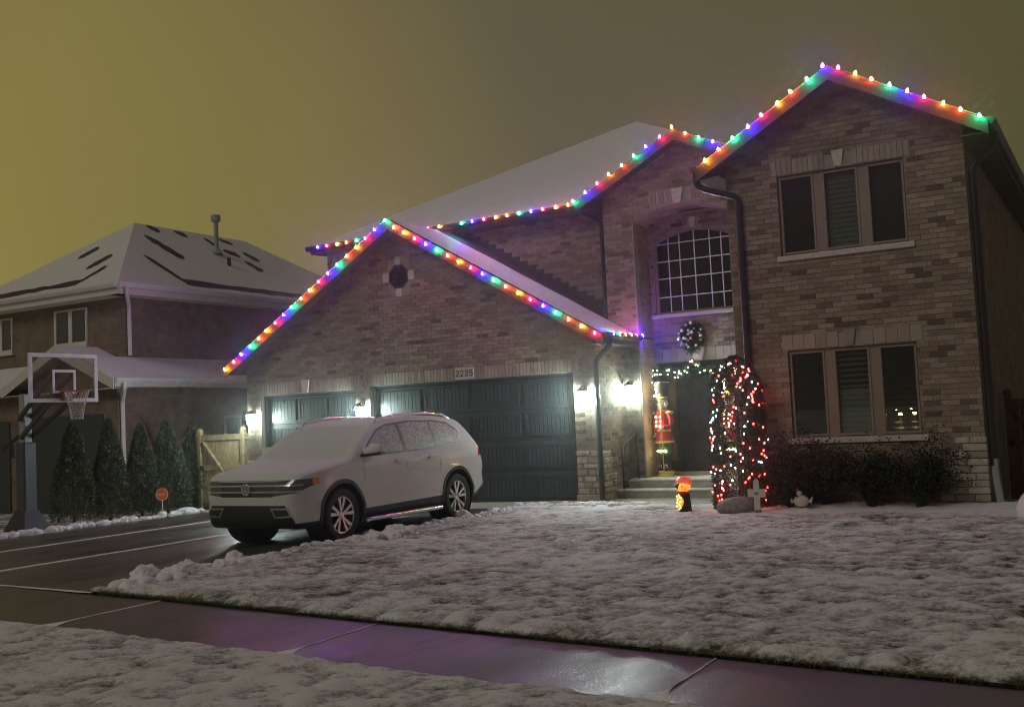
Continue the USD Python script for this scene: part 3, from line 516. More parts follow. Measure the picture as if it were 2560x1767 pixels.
v_, f_ = snow_sheet(rp(GA, y0), rp(-9.22, y0), rp(-9.22, 2.4), rp(GA, 2.4)); MB().add(v_, f_[:, ::-1]).build('roof_snow', 'snow_clean', gr_, smooth=40)
st = MB()                                       # stepped flashing where the roof meets the upper wall
for k in range(22):
    x = -4.3 + k * 0.2; st.box(x, x + 0.21, 2.43, 2.452, rp(x, 0)[2] - 0.1, rp(x, 0)[2] + 0.10)
st.build('step_flashing', 'dark_trim', gr_)
for s, xe in ((1, 0.38), (-1, -9.24)):
    a, b = np.array(rp(GA, -0.375, -0.015)), np.array((xe, -0.375, GZ - 0.015 - GS * abs(xe - GA)))
    MB().add([a, b, b - [0, 0, 0.21], a - [0, 0, 0.21], a + [0, 0.03, 0], b + [0, 0.03, 0], b + [0, 0.03, -0.21], a + [0, 0.03, -0.21]], [[0, 1, 2], [0, 2, 3], [4, 6, 5], [4, 7, 6], [0, 4, 5], [0, 5, 1], [3, 2, 6], [3, 6, 7], [1, 5, 6], [1, 6, 2], [0, 3, 7], [0, 7, 4]]).build('rake_board', 'rake_paint', H)
    MB().slab([(GA, -0.34, GZ - 0.15), (xe, -0.34, GZ - 0.15 - GS * abs(xe - GA)), (xe, 0.0, GZ - 0.15 - GS * abs(xe - GA)), (GA, 0.0, GZ - 0.15)], 0.012).build('soffit', 'rake_paint', H)
def gutter(a, b, out, parent, mat='dark_trim', h=0.11, w=0.11):
    "an open K-style gutter running from a to b (top back edge); out points away from the wall"
    a, b, o = np.array(a, float), np.array(b, float), np.array(out, float); pr = [(0, 0), (0, -h), (w * 0.6, -h), (w, -h * 0.45), (w, 0), (w - 0.012, 0), (w - 0.012, -h * 0.42), (w * 0.58, -h + 0.012), (0.012, -h + 0.012), (0.012, 0)]
    V = [p + o * u + np.array([0, 0, z]) for p in (a, b) for u, z in pr]; n = len(pr); F = []
    for i in range(n): j = (i + 1) % n; F += [[i, j, n + j], [i, n + j, n + i]]
    cap = [[0, 1, 2], [0, 2, 3], [0, 3, 4]]; F += cap + [[n + p, n + r, n + q] for p, q, r in cap]
    return MB().add(V, F).build('gutter', mat, parent)
zt = GZ - GS * (0.36 - GA) + 0.02
gutter((0.36, -0.36, zt), (0.36, 1.30, zt), (1, 0, 0), H); MB().box(0.335, 0.36, -0.33, 1.36, zt - 0.2, zt - 0.02).build('fascia', 'rake_paint', H); MB().box(0.0, 0.34, -0.33, 1.36, zt - 0.2, zt - 0.185).build('soffit', 'rake_paint', H)
gutter((-9.22, -0.36, zt), (-9.22, 9.0, zt), (-1, 0, 0), H); MB().box(-9.22, -9.2, -0.33, 9, zt - 0.2, zt - 0.02).build('fascia', 'rake_paint', H); MB().box(-9.2, -8.92, -0.33, 9, zt - 0.2, zt - 0.185).build('soffit', 'rake_paint', H)
def spout(pts, parent, mat='dark_trim', w=0.095, d=0.07, name='downspout'):
    mb = MB(); p = np.array(pts, float)
    q = [p[0]]
    for i in range(1, len(p) - 1):
        a, b = p[i - 1] - p[i], p[i + 1] - p[i]; r = min(0.06, np.linalg.norm(a) * 0.4, np.linalg.norm(b) * 0.4); a, b = a / np.linalg.norm(a), b / np.linalg.norm(b)
        q += [p[i] + a * r, p[i] + (a + b) * r * 0.3, p[i] + b * r]
    q.append(p[-1]); mb.tube(q, 0.055, 8)
    return mb.build(name, mat, parent, smooth=35)
spout([(0.41, -0.12, zt - 0.09), (0.41, -0.12, zt - 0.22), (0.06, -0.07, zt - 0.50), (0.06, -0.07, 0.05)], H)
# ------------------------------------------------------------------ upper storey behind the garage, and the main roof
W2 = 2.45
uw = MB().box(-8.45, -0.3, W2, W2 + 0.24, 2.6, 5.95).box(-8.45, -8.2, W2 + 0.24, 13.5, 2.6, 5.95).build('upper_wall', 'mortar', H)
def allowed_u(z):
    x = GA + (GZ - z) / GS
    return [(max(-4.6, x - 0.3), -0.31)] + ([(-8.44, min(-4.6, GA - (GZ - z) / GS + 0.3))] if z > 3.3 else [])
MB().boxes(lay(brick_rows(3.2, 5.93, allowed_u, 9), 'y', W2, -1)).build('brick_courses', 'brick', uw, kind='stuff')
mr = MB()
A, B_, C_, D_, P_ = (-8.65, 2.02, 6.10), (3.9, 2.02, 6.10), (3.9, 14.57, 6.10), (-8.65, 14.57, 6.10), (-2.375, 8.295, 6.10 + 0.543 * 6.275)
mr.add([A, B_, C_, D_, P_], [[0, 1, 4], [1, 2, 4], [2, 3, 4], [3, 0, 4]]).build('main_roof', 'snow_clean', H)
MB().box(-8.65, 0.9, 2.05, 2.075, 5.93, 6.095).build('fascia', 'rake_paint', H); MB().box(-8.63, -8.6, 2.075, 14, 5.93, 6.095).build('fascia', 'rake_paint', H); MB().box(-8.65, 0.9, 2.075, W2, 5.925, 5.94).build('soffit', 'rake_paint', H)
gutter((-8.72, 2.05, 6.10), (-0.75, 2.05, 6.10), (0, -1, 0), H)
# ------------------------------------------------------------------ the entrance tower
YT, YI = 1.37, 2.12
def arch(x0, x1, zs, zc, n=18):
    w = (x1 - x0) / 2; s = zc - zs; r = (w * w + s * s) / (2 * s); xc = (x0 + x1) / 2; a = math.asin(w / r)
    return [(xc + r * math.sin(t), zc - r + r * math.cos(t)) for t in np.linspace(a, -a, n)]
TA, TZ, TS = 1.44, 7.02, 0.505; t_top = lambda x: TZ - 0.14 - TS * np.abs(np.asarray(x) - TA)
rec = Polygon([(0.345, -0.1), (2.30, -0.1)] + arch(0.345, 2.30, 5.40, 5.65))
tp = Polygon([(-0.3, -0.1), (3.18, -0.1), (3.18, t_top(3.18)), (TA, t_top(TA)), (-0.3, t_top(-0.3))])
tw = MB().prism(tp.difference(rec), YT, YT + 0.2)
tw.box(-0.3, -0.05, YT + 0.2, 6, 3.0, 5.9)
tw = tw.build('tower_wall', 'mortar', H)
def arch_iv(z, x0, x1, zs, zc):
    if z <= zs: return [(x0, x1)]
    w = (x1 - x0) / 2; s = zc - zs; r = (w * w + s * s) / (2 * s); d = r * r - (z - zc + r) ** 2
    return [((x0 + x1) / 2 - math.sqrt(d), (x0 + x1) / 2 + math.sqrt(d))] if d > 0 else []
def allowed_t(z):
    iv = [(-0.295, 3.18)]
    if z > t_top(-0.3): k = (t_top(TA) - z) / TS; iv = [(TA - k, min(TA + k, 3.18))] if k > 0.05 else []
    return sub_iv(iv, [(a - 0.03, b + 0.03) for a, b in arch_iv(z, 0.345, 2.30, 5.40, 5.65)] + ([(1.16, 1.48)] if 5.6 < z < 5.97 else []) + ([(0.72, 1.92)] if 5.68 < z < 5.93 else []))
MB().boxes(lay(brick_rows(0.0, 6.9, allowed_t, 13), 'y', YT, -1)).build('brick_courses', 'brick', tw, kind='stuff')
MB().boxes(soldier(0.70, 1.94, 5.69, 5.93, YT, skip=((1.18, 1.46),))).build('soldier_course', 'soldier', tw, kind='stuff')
trapezoid(1.32, 0.15, 0.25, 5.66, 5.95, YT - 0.04, YT + 0.02).build('keystone', 'limestone', tw)
# the recess: reveals, arched soffit, inner wall
rv = MB().box(0.20, 0.345, YT + 0.2, YI, 0.0, 5.42).box(2.30, 2.45, YT + 0.2, YI, 0.0, 5.42)
ap = arch(0.345, 2.30, 5.40, 5.65, 24); V = [(x, y, z + dz) for x, z in ap for y, dz in ((YT + 0.2, 0), (YI, 0), (YI, 0.1), (YT + 0.2, 0.1))]; F = []
for i in range(len(ap) - 1):
    for k in range(4): a, b = 4 * i + k, 4 * i + (k + 1) % 4; F += [[a, b, b + 4], [a, b + 4, a + 4]]
rv.add(V, F).build('recess_reveal', 'side_brick', tw)
win = Polygon([(0.44, 3.58), (2.17, 3.58)] + arch(0.44, 2.17, 5.05, 5.28)); dor = sbox(0.37, 0.2, 2.27, 2.60)
iw_poly = sbox(0.20, 0.0, 2.45, 5.62).difference(win).difference(dor)
iw = MB().prism(iw_poly, YI, YI + 0.14).build('inner_wall', 'mortar', tw.GetParent())
def allowed_i(z):
    h = [(a, b) for a, b in arch_iv(z, 0.42, 2.19, 5.05, 5.30)] if z > 3.5 else ([(0.36, 2.28)] if z < 2.87 else [])
    return sub_iv([(0.35, 2.295)], h + ([(1.20, 1.44)] if 5.25 < z < 5.5 else []) + ([(0.3, 2.3)] if 3.47 < z < 3.6 else []))
MB().boxes(lay(brick_rows(0.35, 5.6, allowed_i, 17), 'y', YI, -1)).build('brick_courses', 'brick', iw, kind='stuff')
MB().boxes(soldier(0.36, 2.29, 2.61, 2.86, YI, 0.16, skip=((1.14, 1.42),))).build('soldier_course', 'soldier', iw, kind='stuff')
trapezoid(1.29, 0.17, 0.27, 2.605, 2.87, YI - 0.05, YI + 0.02).build('keystone', 'limestone', iw); trapezoid(1.32, 0.10, 0.14, 5.29, 5.49, YI - 0.03, YI + 0.02).build('keystone', 'limestone', iw)
MB().cbox(0.35, 2.295, YI - 0.06, YI + 0.12, 3.50, 3.58).build('window_sill', 'limestone', iw)
wf = MB(); fr = win.difference(Polygon([(0.50, 3.63), (2.11, 3.63)] + arch(0.50, 2.11, 5.02, 5.225))); wf.prism(fr, YI + 0.05, YI + 0.11)
aw = wf.build('arched_window', 'tan_trim', H, label='tall arched window with a white grid in the entrance recess')
for x in (0.745, 0.985, 1.30, 1.625, 1.865):
    zt_ = arch_z = 5.225 - ((x - 1.305) / 0.805) ** 2 * 0.205; MB().cbox(x - 0.011, x + 0.011, YI + 0.062, YI + 0.085, 3.63, zt_, 0.003).build('muntin', 'white_trim', aw)
for z in (5.02, 4.66, 4.31, 3.93): MB().cbox(0.50, 2.11, YI + 0.058, YI + 0.088, z - 0.011, z + 0.011, 0.003).build('muntin', 'white_trim', aw)
MB().prism(Polygon([(0.50, 3.63), (2.11, 3.63)] + arch(0.50, 2.11, 5.02, 5.225)), YI + 0.070, YI + 0.074).build('pane', 'pane', aw)
# the hall behind it: dark walls, a curtain and a lit lamp
rm = MB(); rm.box(0.1, 3.1, 5.4, 5.5, 2.9, 5.8).box(0.0, 0.1, YI + 0.2, 5.5, 2.9, 5.8).box(3.1, 3.17, YI + 0.2, 5.5, 2.9, 5.8).box(0, 3.1, YI + 0.15, 5.5, 2.86, 2.9).box(0, 3.1, YI + 0.15, 5.5, 5.8, 5.84).build('hall', 'room_dark', H)
# front door with side lights
fd = MB().box(0.37, 2.27, 2.27, 2.33, 0.40, 2.60); fd = fd.build('door_surround', 'door_paint', H)
dl = MB().cbox(0.79, 1.69, 2.235, 2.27, 0.42, 2.50, 0.005).build('front_door', 'door_paint', H, label='dark panelled front door behind the lit garland')
for a, b, z0_, z1_ in ((0.91, 1.57, 0.66, 1.05), (0.91, 1.57, 1.22, 2.36)):
    fr = sbox(a, z0_, b, z1_).difference(sbox(a + 0.045, z0_ + 0.045, b - 0.045, z1_ - 0.045)); pm = MB().prism(fr, 2.215, 2.237)
    n = 5; w_ = (b - a - 0.09) / n; pm.boxes([(a + 0.045 + i * w_ + 0.003, a + 0.045 + (i + 1) * w_ - 0.003, 2.228, 2.237, z0_ + 0.045, z1_ - 0.045) for i in range(n)]) if z1_ > 2 else pm.box(a + 0.08, b - 0.08, 2.222, 2.237, z0_ + 0.08, z1_ - 0.08)
    pm.build('door_panel', 'door_paint', dl)
MB().sphere((1.60, 2.19, 1.16), 0.03, 2).tube([(1.60, 2.235, 1.16), (1.60, 2.19, 1.16)], 0.012).build('door_knob', 'gold_paint', dl, smooth=30)
for a, b in ((0.42, 0.74), (1.74, 2.22)):
    sl = MB().prism(sbox(a, 0.44, b, 2.5).difference(sbox(a + 0.05, 0.62, b - 0.05, 2.44)), 2.24, 2.272).build('side_light', 'door_paint', H); MB().box(a + 0.05, b - 0.05, 2.255, 2.26, 0.62, 2.44).build('pane', 'lamp_glass', sl)
MB().cbox(0.37, 2.27, 2.05, 2.3, 0.335, 0.40).build('threshold', 'pale_stone_step', H)
# porch steps
s1 = MB().box(0.0, 2.62, 0.665, 1.4, -0.05, 0.125).build('porch_step', 'concrete', H); MB().cbox(-0.02, 2.64, 0.635, 1.03, 0.125, 0.165, 0.012).build('tread', 'pale_stone_step', s1)
s2 = MB().box(0.10, 3.185, 1.03, YI + 0.1, 0.0, 0.295).build('porch_step', 'concrete', H); MB().cbox(0.07, 3.185, 1.0, YI + 0.1, 0.295, 0.336, 0.012).build('tread', 'pale_stone_step', s2)
# tower roof
rt = lambda x, y, dz=0: (x, y, TZ + dz - TS * abs(x - TA))
tr_ = MB().slab([rt(-0.72, 1.03), rt(TA, 1.03), rt(TA, 8), rt(-0.72, 8)], 0.06).slab([rt(TA, 1.03), rt(3.0, 1.03), rt(3.0, 8), rt(TA, 8)], 0.06).build('tower_roof', 'shingle', H)
MB().add(*snow_sheet(rt(TA, 1.03), rt(2.9, 1.03), rt(2.9, 7.5), rt(TA, 7.5), 24, 24)).build('roof_snow', 'snow_clean', tr_, smooth=40)
v_, f_ = snow_sheet(rt(TA, 1.03), rt(-0.72, 1.03), rt(-0.72, 7.5), rt(TA, 7.5), 24, 24); MB().add(v_, f_[:, ::-1]).build('roof_snow', 'snow_clean', tr_, smooth=40)
def rake(xa, za, xe, sl, y, parent, h=0.2):
    a, b = np.array((xa, y, za)), np.array((xe, y, za - sl * abs(xe - xa)))
    return MB().add([a, b, b - [0, 0, h], a - [0, 0, h], a + [0, 0.03, 0], b + [0, 0.03, 0], b + [0, 0.03, -h], a + [0, 0.03, -h]], [[0, 1, 2], [0, 2, 3], [4, 6, 5], [4, 7, 6], [0, 4, 5], [0, 5, 1], [3, 2, 6], [3, 6, 7], [1, 5, 6], [1, 6, 2], [0, 3, 7], [0, 7, 4]]).build('rake_board', 'rake_paint', parent)
rake(TA, TZ - 0.015, -0.74, TS, 1.015, H, 0.19); rake(TA, TZ - 0.015, 2.95, TS, 1.015, H, 0.19)
for xe in (-0.7, 2.95): MB().slab([(TA, 1.04, TZ - 0.15), (xe, 1.04, TZ - 0.15 - TS * abs(xe - TA)), (xe, YT, TZ - 0.15 - TS * abs(xe - TA)), (TA, YT, TZ - 0.15)], 0.012).build('soffit', 'rake_paint', H)
gutter((-0.72, 1.03, rt(-0.72, 0)[2] + 0.01), (-0.72, 2.4, rt(-0.72, 0)[2] + 0.01), (-1, 0, 0), H); MB().box(-0.72, -0.3, 1.06, 2.45, rt(-0.72, 0)[2] - 0.2, rt(-0.72, 0)[2] - 0.185).build('soffit', 'rake_paint', H)
spout([(-0.74, 1.25, 5.85), (-0.74, 1.25, 5.72), (-0.36, 1.42, 5.5), (-0.36, 1.42, 3.6)], H)
# ------------------------------------------------------------------ the right wing
YW, WA, WZ, WS = -1.32, 5.0, 6.77, 0.565; w_top = lambda x: WZ - 0.13 - WS * np.abs(np.asarray(x) - WA)
WIN = [(4.03, 5.96, 3.98, 5.26), (4.03, 5.96, 1.10, 2.48)]
wp = Polygon([(3.19, -0.2), (6.80, -0.2), (6.80, w_top(6.8)), (WA, w_top(WA)), (3.19, w_top(3.19))])
for a, b, c, d in WIN: wp = wp.difference(sbox(a, c, b, d))
wm = MB().prism(wp, YW, YW + 0.16)
ww = wm.build('wing_wall', 'mortar', H)
MB().box(6.60, 6.80, YW + 0.161, 11, -0.2, 5.6).box(3.19, 3.39, YW + 0.161, 9, 0, 5.6).build('wing_side_wall', 'side_brick', H)
def quoin_w(z): return 0.28 + 0.34 * (1 - z / 1.05) + (0.11 if int(z / 0.105) % 2 else 0.0)
def allowed_w(z):
    iv = [(3.195, 6.795)]
    if z > w_top(6.8): k = (w_top(WA) - z) / WS; iv = [(WA - k + 0.02, WA + k - 0.02)] if k > 0.05 else []
    h = [(a, b) for a, b, c, d in WIN if c - 0.09 < z < d]
    if 5.26 < z < 5.52: h.append((3.94, 6.06))
    if 2.48 < z < 2.74: h.append((3.94, 6.06))
    if any(c - 0.10 < z < c for a, b, c, d in WIN): h.append((3.96, 6.05))
    if z < 1.05: h.append((6.8 - quoin_w(z), 6.81))
    return sub_iv(iv, h)
rows = brick_rows(0.0, 6.6, allowed_w, 21)
c = np.array([(rows[:, 0] + rows[:, 1]) / 2, 0 * rows[:, 0] + YW, (rows[:, 2] + rows[:, 3]) / 2]).T
dist = np.linalg.norm(c - np.array(Cv), axis=1); full = (rows[:, 1] - rows[:, 0]) > 0.2
order = np.argsort(np.where(full & (rows[:, 2] > 1.1), dist, 1e9)); single = set(order[:300].tolist())
bx = lay(rows, 'y', YW, -1); rsb = np.random.RandomState(5)
MB().boxes(bx[[i for i in range(len(bx)) if i not in single]]).build('brick_courses', 'brick', ww, kind='stuff')
pr_ = np.array([0.17, 0.19, 0.2, 0.17, 0.14, 0.09, 0.04])
for i in order[:300]: MB().boxes(bx[i:i + 1]).build('brick', f'brick_tone_{rsb.choice(7, p=pr_)}', ww)
MB().boxes(soldier(3.95, 6.05, 5.27, 5.51, YW, 0.084, skip=((4.86, 5.14),)) + soldier(3.95, 6.05, 2.49, 2.73, YW, 0.17, skip=((4.86, 5.14),))).build('soldier_course', 'soldier', ww, kind='stuff')
trapezoid(5.0, 0.10, 0.19, 5.275, 5.53, YW - 0.035, YW + 0.02).build('keystone', 'limestone', ww); trapezoid(5.0, 0.10, 0.19, 2.495, 2.75, YW - 0.035, YW + 0.02).build('keystone', 'soldier', ww)
z = 0.0; k = 0; rsq = np.random.RandomState(2)
while z < 1.04:
    h = rsq.uniform(0.095, 0.125); q = quoin_w(min(z + 0.05, 1.0)); u = 6.82
    while u > 6.8 - q + 0.04:
        w_ = min(rsq.uniform(0.16, 0.34), u - (6.8 - q)); p = rsq.uniform(0.02, 0.045)
        MB().cbox(u - w_ + 0.005, u - 0.005, YW - p, YW + 0.03, z + 0.005, z + h - 0.005, 0.012).build('stone', 'stone', ww); u -= w_
    z += h
for wi, (a, b, c_, d_) in enumerate(WIN):
    fr = sbox(a, c_, b, d_); W_ = (b - a - 2 * 0.10) / 3; cut = []
    for i in range(3): x0 = a + i * (W_ + 0.10); cut.append(sbox(x0 + 0.055, c_ + 0.06, x0 + W_ - 0.055 + 0.0, d_ - 0.06))
    f2 = fr
    for q in cut: f2 = f2.difference(q)
    wd = MB().prism(f2, YW + 0.05, YW + 0.115)
    for q in cut: wd.prism(q.buffer(0.035, join_style=2).difference(q.buffer(0.006, join_style=2)), YW + 0.035, YW + 0.052)
    wd = wd.build('triple_window', 'tan_trim', H, label=('upper' if wi == 0 else 'lower') + ' triple casement window with tan frame on the right wing')
    MB().cbox(3.97, 6.04, YW - 0.05, YW + 0.06, c_ - 0.09, c_ - 0.003).build('window_sill', 'limestone', wd)
    for i, q in enumerate(cut):
        x0, z0_, x1, z1_ = q.bounds; MB().box(x0 - 0.004, x1 + 0.004, YW + 0.075, YW + 0.079, z0_ - 0.004, z1_ + 0.004).build('pane', 'pane', wd)
        closed = (i == 1); n = 15; zz = np.linspace(z0_, z1_, n + 1)
        if wi == 0 and i != 1: MB().box(x0 - 0.02, x1 + 0.02, YW + 0.19, YW + 0.2, z0_, z1_).build('shade', 'room_dark' if i == 0 else 'door_paint', wd); continue
        for k in range(n):
            zc_ = (zz[k] + zz[k + 1]) / 2; op = (wi == 1 and (k > n * 0.52)); tilt = 0.35 if (op or i != 1) else 1.25
            MB().bar((x0, YW + 0.155, zc_), (x1, YW + 0.155, zc_), 0.09, 0.008, (0, -math.sin(tilt), math.cos(tilt))).build('shutter_slat', 'blind' if i == 1 else 'door_paint', wd)
    MB().box(3.5, 6.5, YW + 0.9, YW + 0.95, c_ - 0.4, d_ + 0.3).box(3.5, 3.55, YW + 0.17, YW + 0.95, c_ - 0.4, d_ + 0.3).box(6.5, 6.55, YW + 0.17, YW + 0.95, c_ - 0.4, d_ + 0.3).box(3.5, 6.5, YW + 0.165, YW + 0.95, c_ - 0.44, c_ - 0.4).box(3.5, 6.5, YW + 0.165, YW + 0.95, d_ + 0.3, d_ + 0.34).build('room', 'room_dark', wd)
rw = lambda x, y, dz=0: (x, y, WZ + dz - WS * abs(x - WA)); YR = YW - 0.33
wr_ = MB().slab([rw(2.82, YR), rw(WA, YR), rw(WA, 9), rw(2.82, 9)], 0.06).slab([rw(WA, YR), rw(7.16, YR), rw(7.16, 11), rw(WA, 11)], 0.06).build('wing_roof', 'shingle', H)
MB().add(*snow_sheet(rw(WA, YR), rw(7.16, YR), rw(7.16, 10.5), rw(WA, 10.5), 24, 40)).build('roof_snow', 'snow_clean', wr_, smooth=40)
v_, f_ = snow_sheet(rw(WA, YR), rw(2.82, YR), rw(2.82, 8.5), rw(WA, 8.5), 24, 40); MB().add(v_, f_[:, ::-1]).build('roof_snow', 'snow_clean', wr_, smooth=40)
rake(WA, WZ - 0.015, 2.80, WS, YR - 0.015, H, 0.2); rake(WA, WZ - 0.015, 7.18, WS, YR - 0.015, H, 0.2)
for xe in (2.84, 7.14): MB().slab([(WA, YR + 0.02, WZ - 0.145), (xe, YR + 0.02, WZ - 0.145 - WS * abs(xe - WA)), (xe, YW, WZ - 0.145 - WS * abs(xe - WA)), (WA, YW, WZ - 0.145)], 0.012).build('soffit', 'rake_paint', H)
ze = rw(7.16, 0)[2] + 0.02
gutter((7.16, YR, ze), (7.16, 11, ze), (1, 0, 0), H); MB().box(7.14, 7.16, YR + 0.02, 11, ze - 0.22, ze - 0.02).build('fascia', 'rake_paint', H); MB().box(6.80, 7.14, YR + 0.02, 11, ze - 0.22, ze - 0.205).build('soffit', 'rake_paint', H)
gutter((2.82, YR, ze), (2.82, 1.1, ze), (-1, 0, 0), H); MB().box(2.82, 2.84, YR + 0.02, 1.1, ze - 0.22, ze - 0.02).build('fascia', 'rake_paint', H); MB().box(2.84, 3.19, YR + 0.02, 1.1, ze - 0.22, ze - 0.205).build('soffit', 'rake_paint', H)
spout([(2.77, YR + 0.12, ze - 0.08), (2.77, YR + 0.10, ze - 0.27), (2.86, YR + 0.10, ze - 0.36), (3.40, YW - 0.07, ze - 0.56), (3.40, YW - 0.07, 0.1)], H)
spout([(7.2, YW + 0.22, ze - 0.1), (7.2, YW + 0.22, ze - 0.3), (6.88, YW + 0.1, ze - 0.62), (6.88, YW + 0.1, 0.62)], H)
spout([(6.885, YW + 0.1, 0.72), (6.885, YW + 0.1, 0.55), (6.94, YW + 0.02, 0.05)], H, 'pole_grey', name='spout_extension')

# ------------------------------------------------------------------ wall lanterns
def lantern(x, y, z, label, out=(0, -1)):
    "x, y on the wall face, z the lantern's middle"
    t = thing('wall_lantern', label, 'lantern', (x, y, z), group='wall lanterns on the house'); ox, oy = out; cx, cy = x + ox * 0.15, y + oy * 0.15
    MB().box(x - 0.05 if ox == 0 else x, x + 0.05 if ox == 0 else x + ox * 0.02, y - 0.05 if oy == 0 else y, y + 0.05 if oy == 0 else y + oy * 0.02, z - 0.02, z + 0.20).build('back_plate', 'iron', t)
    MB().tube([(x, y, z + 0.12), (x + ox * 0.08, y + oy * 0.08, z + 0.19), (cx, cy, z + 0.17)], 0.012, 6).build('arm', 'iron', t)
    MB().lathe([(0.0, 0.19), (0.02, 0.185), (0.05, 0.16), (0.105, 0.115), (0.11, 0.10), (0.0, 0.10)], 8, (cx, cy, z)).build('cap', 'iron', t)
    MB().lathe([(0.0, 0.098), (0.072, 0.098), (0.052, -0.13), (0.0, -0.13)], 8, (cx, cy, z)).build('lit_glass', 'sconce_light', t)
    b = MB()
    for k in range(4): a = math.pi / 4 + k * math.pi / 2; b.tube([(cx + 0.088 * math.cos(a), cy + 0.088 * math.sin(a), z + 0.10), (cx + 0.064 * math.cos(a), cy + 0.064 * math.sin(a), z - 0.14)], 0.006, 4)
    b.build('cage', 'iron', t); MB().lathe([(0.0, -0.132), (0.06, -0.132), (0.05, -0.15), (0.0, -0.17)], 8, (cx, cy, z)).build('base', 'iron', t)
lantern(-8.70, -0.01, 1.90, 'lit lantern on the pillar at the far left of the garages')
lantern(-5.535, -0.01, 1.93, 'lit lantern between the two garage doors above the car')
lantern(-0.22, -0.01, 1.97, 'lit lantern on the stone pillar right of the wide garage door')
lantern(0.13, YT - 0.01, 2.06, 'lit lantern on the brick pier left of the porch')

# ------------------------------------------------------------------ porch rail
t = thing('stair_railing', 'black wrought iron railing at the left of the porch steps', 'railing', (0.12, 0.72, 0.165))
A_, B__ = np.array((0.14, 0.74, 0.165)), np.array((0.24, 1.24, 0.335))
MB().bar(A_, A_ + [0, 0, 0.83], 0.03, 0.03, (0, 1, 0)).build('post', 'iron', t); MB().bar(B__, B__ + [0, 0, 0.90], 0.03, 0.03, (0, 1, 0)).build('post', 'iron', t)
MB().tube([A_ + [-0.02, -0.12, 0.70], A_ + [-0.02, -0.13, 0.76], A_ + [0, -0.06, 0.82], A_ + [0, 0, 0.84], B__ + [0, 0, 0.91], B__ + [0.02, 0.10, 0.91]], 0.018, 6).build('handrail', 'iron', t, smooth=30)
MB().bar(A_ + [0, 0, 0.12], B__ + [0, 0, 0.10], 0.02, 0.012).build('lower_rail', 'iron', t)
for k in range(1, 7):
    s = k / 7; p = A_ * (1 - s) + B__ * s
    if k in (3, 4):
        if k == 3:
            q = A_ * 0.5 + B__ * 0.5; d = (B__ - A_) / np.linalg.norm(B__ - A_); mb = MB()
            for sg in (-1, 1):
                for zz in (0.28, 0.56): mb.tube([q + d * 0.075 * sg * math.sin(a) * (0.5 + 0.5 * math.cos(a / 2)) + [0, 0, zz + 0.13 * math.cos(a)] for a in np.linspace(0, math.pi, 9)], 0.006, 4)
            mb.tube([q + [0, 0, 0.13], q + [0, 0, 0.84]], 0.007, 4).build('scroll', 'iron', t)
        continue
    MB().bar(p + [0, 0, 0.12], p + [0, 0, 0.85], 0.013, 0.013, (0, 1, 0)).build('baluster', 'iron', t)

# ------------------------------------------------------------------ strings of lights on the roof lines
bulb_prof = [(0.0, 0.072), (0.009, 0.064), (0.021, 0.046), (0.026, 0.026), (0.020, 0.006), (0.011, 0.0)]
def light_string(pts, cols, label, out=(0, -1, 0), lift=0.0):
    P = np.array(pts, float); t = thing('light_string', label, 'Christmas lights', P[0]); w = MB(); dense = []
    for i in range(len(P)):
        dense.append(P[i] + [0, 0, -0.005])
        if i + 1 < len(P): dense.append((P[i] + P[i + 1]) / 2 + np.array([0, 0, -0.03]) + RS.normal(0, 0.008, 3))
    w.tube(dense, 0.004, 4)
    for i, p in enumerate(P):
        d = np.array([RS.normal(0, 0.25), -0.35 + RS.normal(0, 0.2), 1.0]); d /= np.linalg.norm(d)
        x = np.cross(d, [0, 1, 0]); x /= np.linalg.norm(x); y = np.cross(d, x); Mx = np.stack([x, y, d], 1)
        w.lathe([(0.0, -0.022), (0.011, -0.022), (0.012, 0.004), (0.0, 0.006)], 6, p, Mx)
        if cols[i] == '-': continue
        MB().lathe(bulb_prof, 6, p, Mx).build('bulb', 'bulb_' + COLNAME[cols[i]], t)
    w.build('cable', 'wire_green', t); return t
lin = lambda a, b, n: [np.array(a) * (1 - s) + np.array(b) * s for s in np.linspace(0, 1, n)]
seq = lambda start, n, order='OPBGR': ''.join(order[(order.index(start) + i) % 5] for i in range(n))
light_string(lin((-9.16, -0.41, 3.03), (-4.46, -0.41, 5.83), 19), seq('O', 19), 'string of coloured bulbs up the left slope of the garage gable')
light_string(lin((-4.24, -0.41, 5.66), (0.24, -0.41, 3.09), 18), seq('R', 18), 'string of coloured bulbs down the right slope of the garage gable')
light_string([(0.455, y, 3.075 + 0.004 * i) for i, y in enumerate(np.linspace(-0.06, 1.30, 6))], 'BGROPB', 'short string of six bulbs along the garage gutter by the porch')
n = 24; cs = list(seq('B', n, 'BPORG'))
cs[13] = '-'
light_string(lin((-8.30, 1.93, 6.02), (-1.36, 1.93, 6.06), n), ''.join(cs), 'string of coloured bulbs along the level gutter behind the garage roof')
light_string(lin((-0.75, 0.98, 5.90), (1.44, 0.98, 7.02), 9), seq('G', 9, 'GBPOR'), 'string of coloured bulbs up the left slope of the entrance tower')
light_string(lin((1.71, 0.98, 6.86), (2.5, 0.98, 6.46), 4), 'RGBP', 'short string of bulbs down the right slope of the entrance tower')
light_string(lin((3.0, -1.70, 5.60), (4.70, -1.70, 6.58), 8), seq('O', 8, 'ORGBP'), 'string of coloured bulbs up the left slope of the right wing')
light_string([(4.95, -1.70, 6.74)] + lin((5.18, -1.70, 6.66), (7.08, -1.70, 5.56), 9), seq('B', 10, 'BPORG'), 'string of coloured bulbs down the right slope of the right wing')

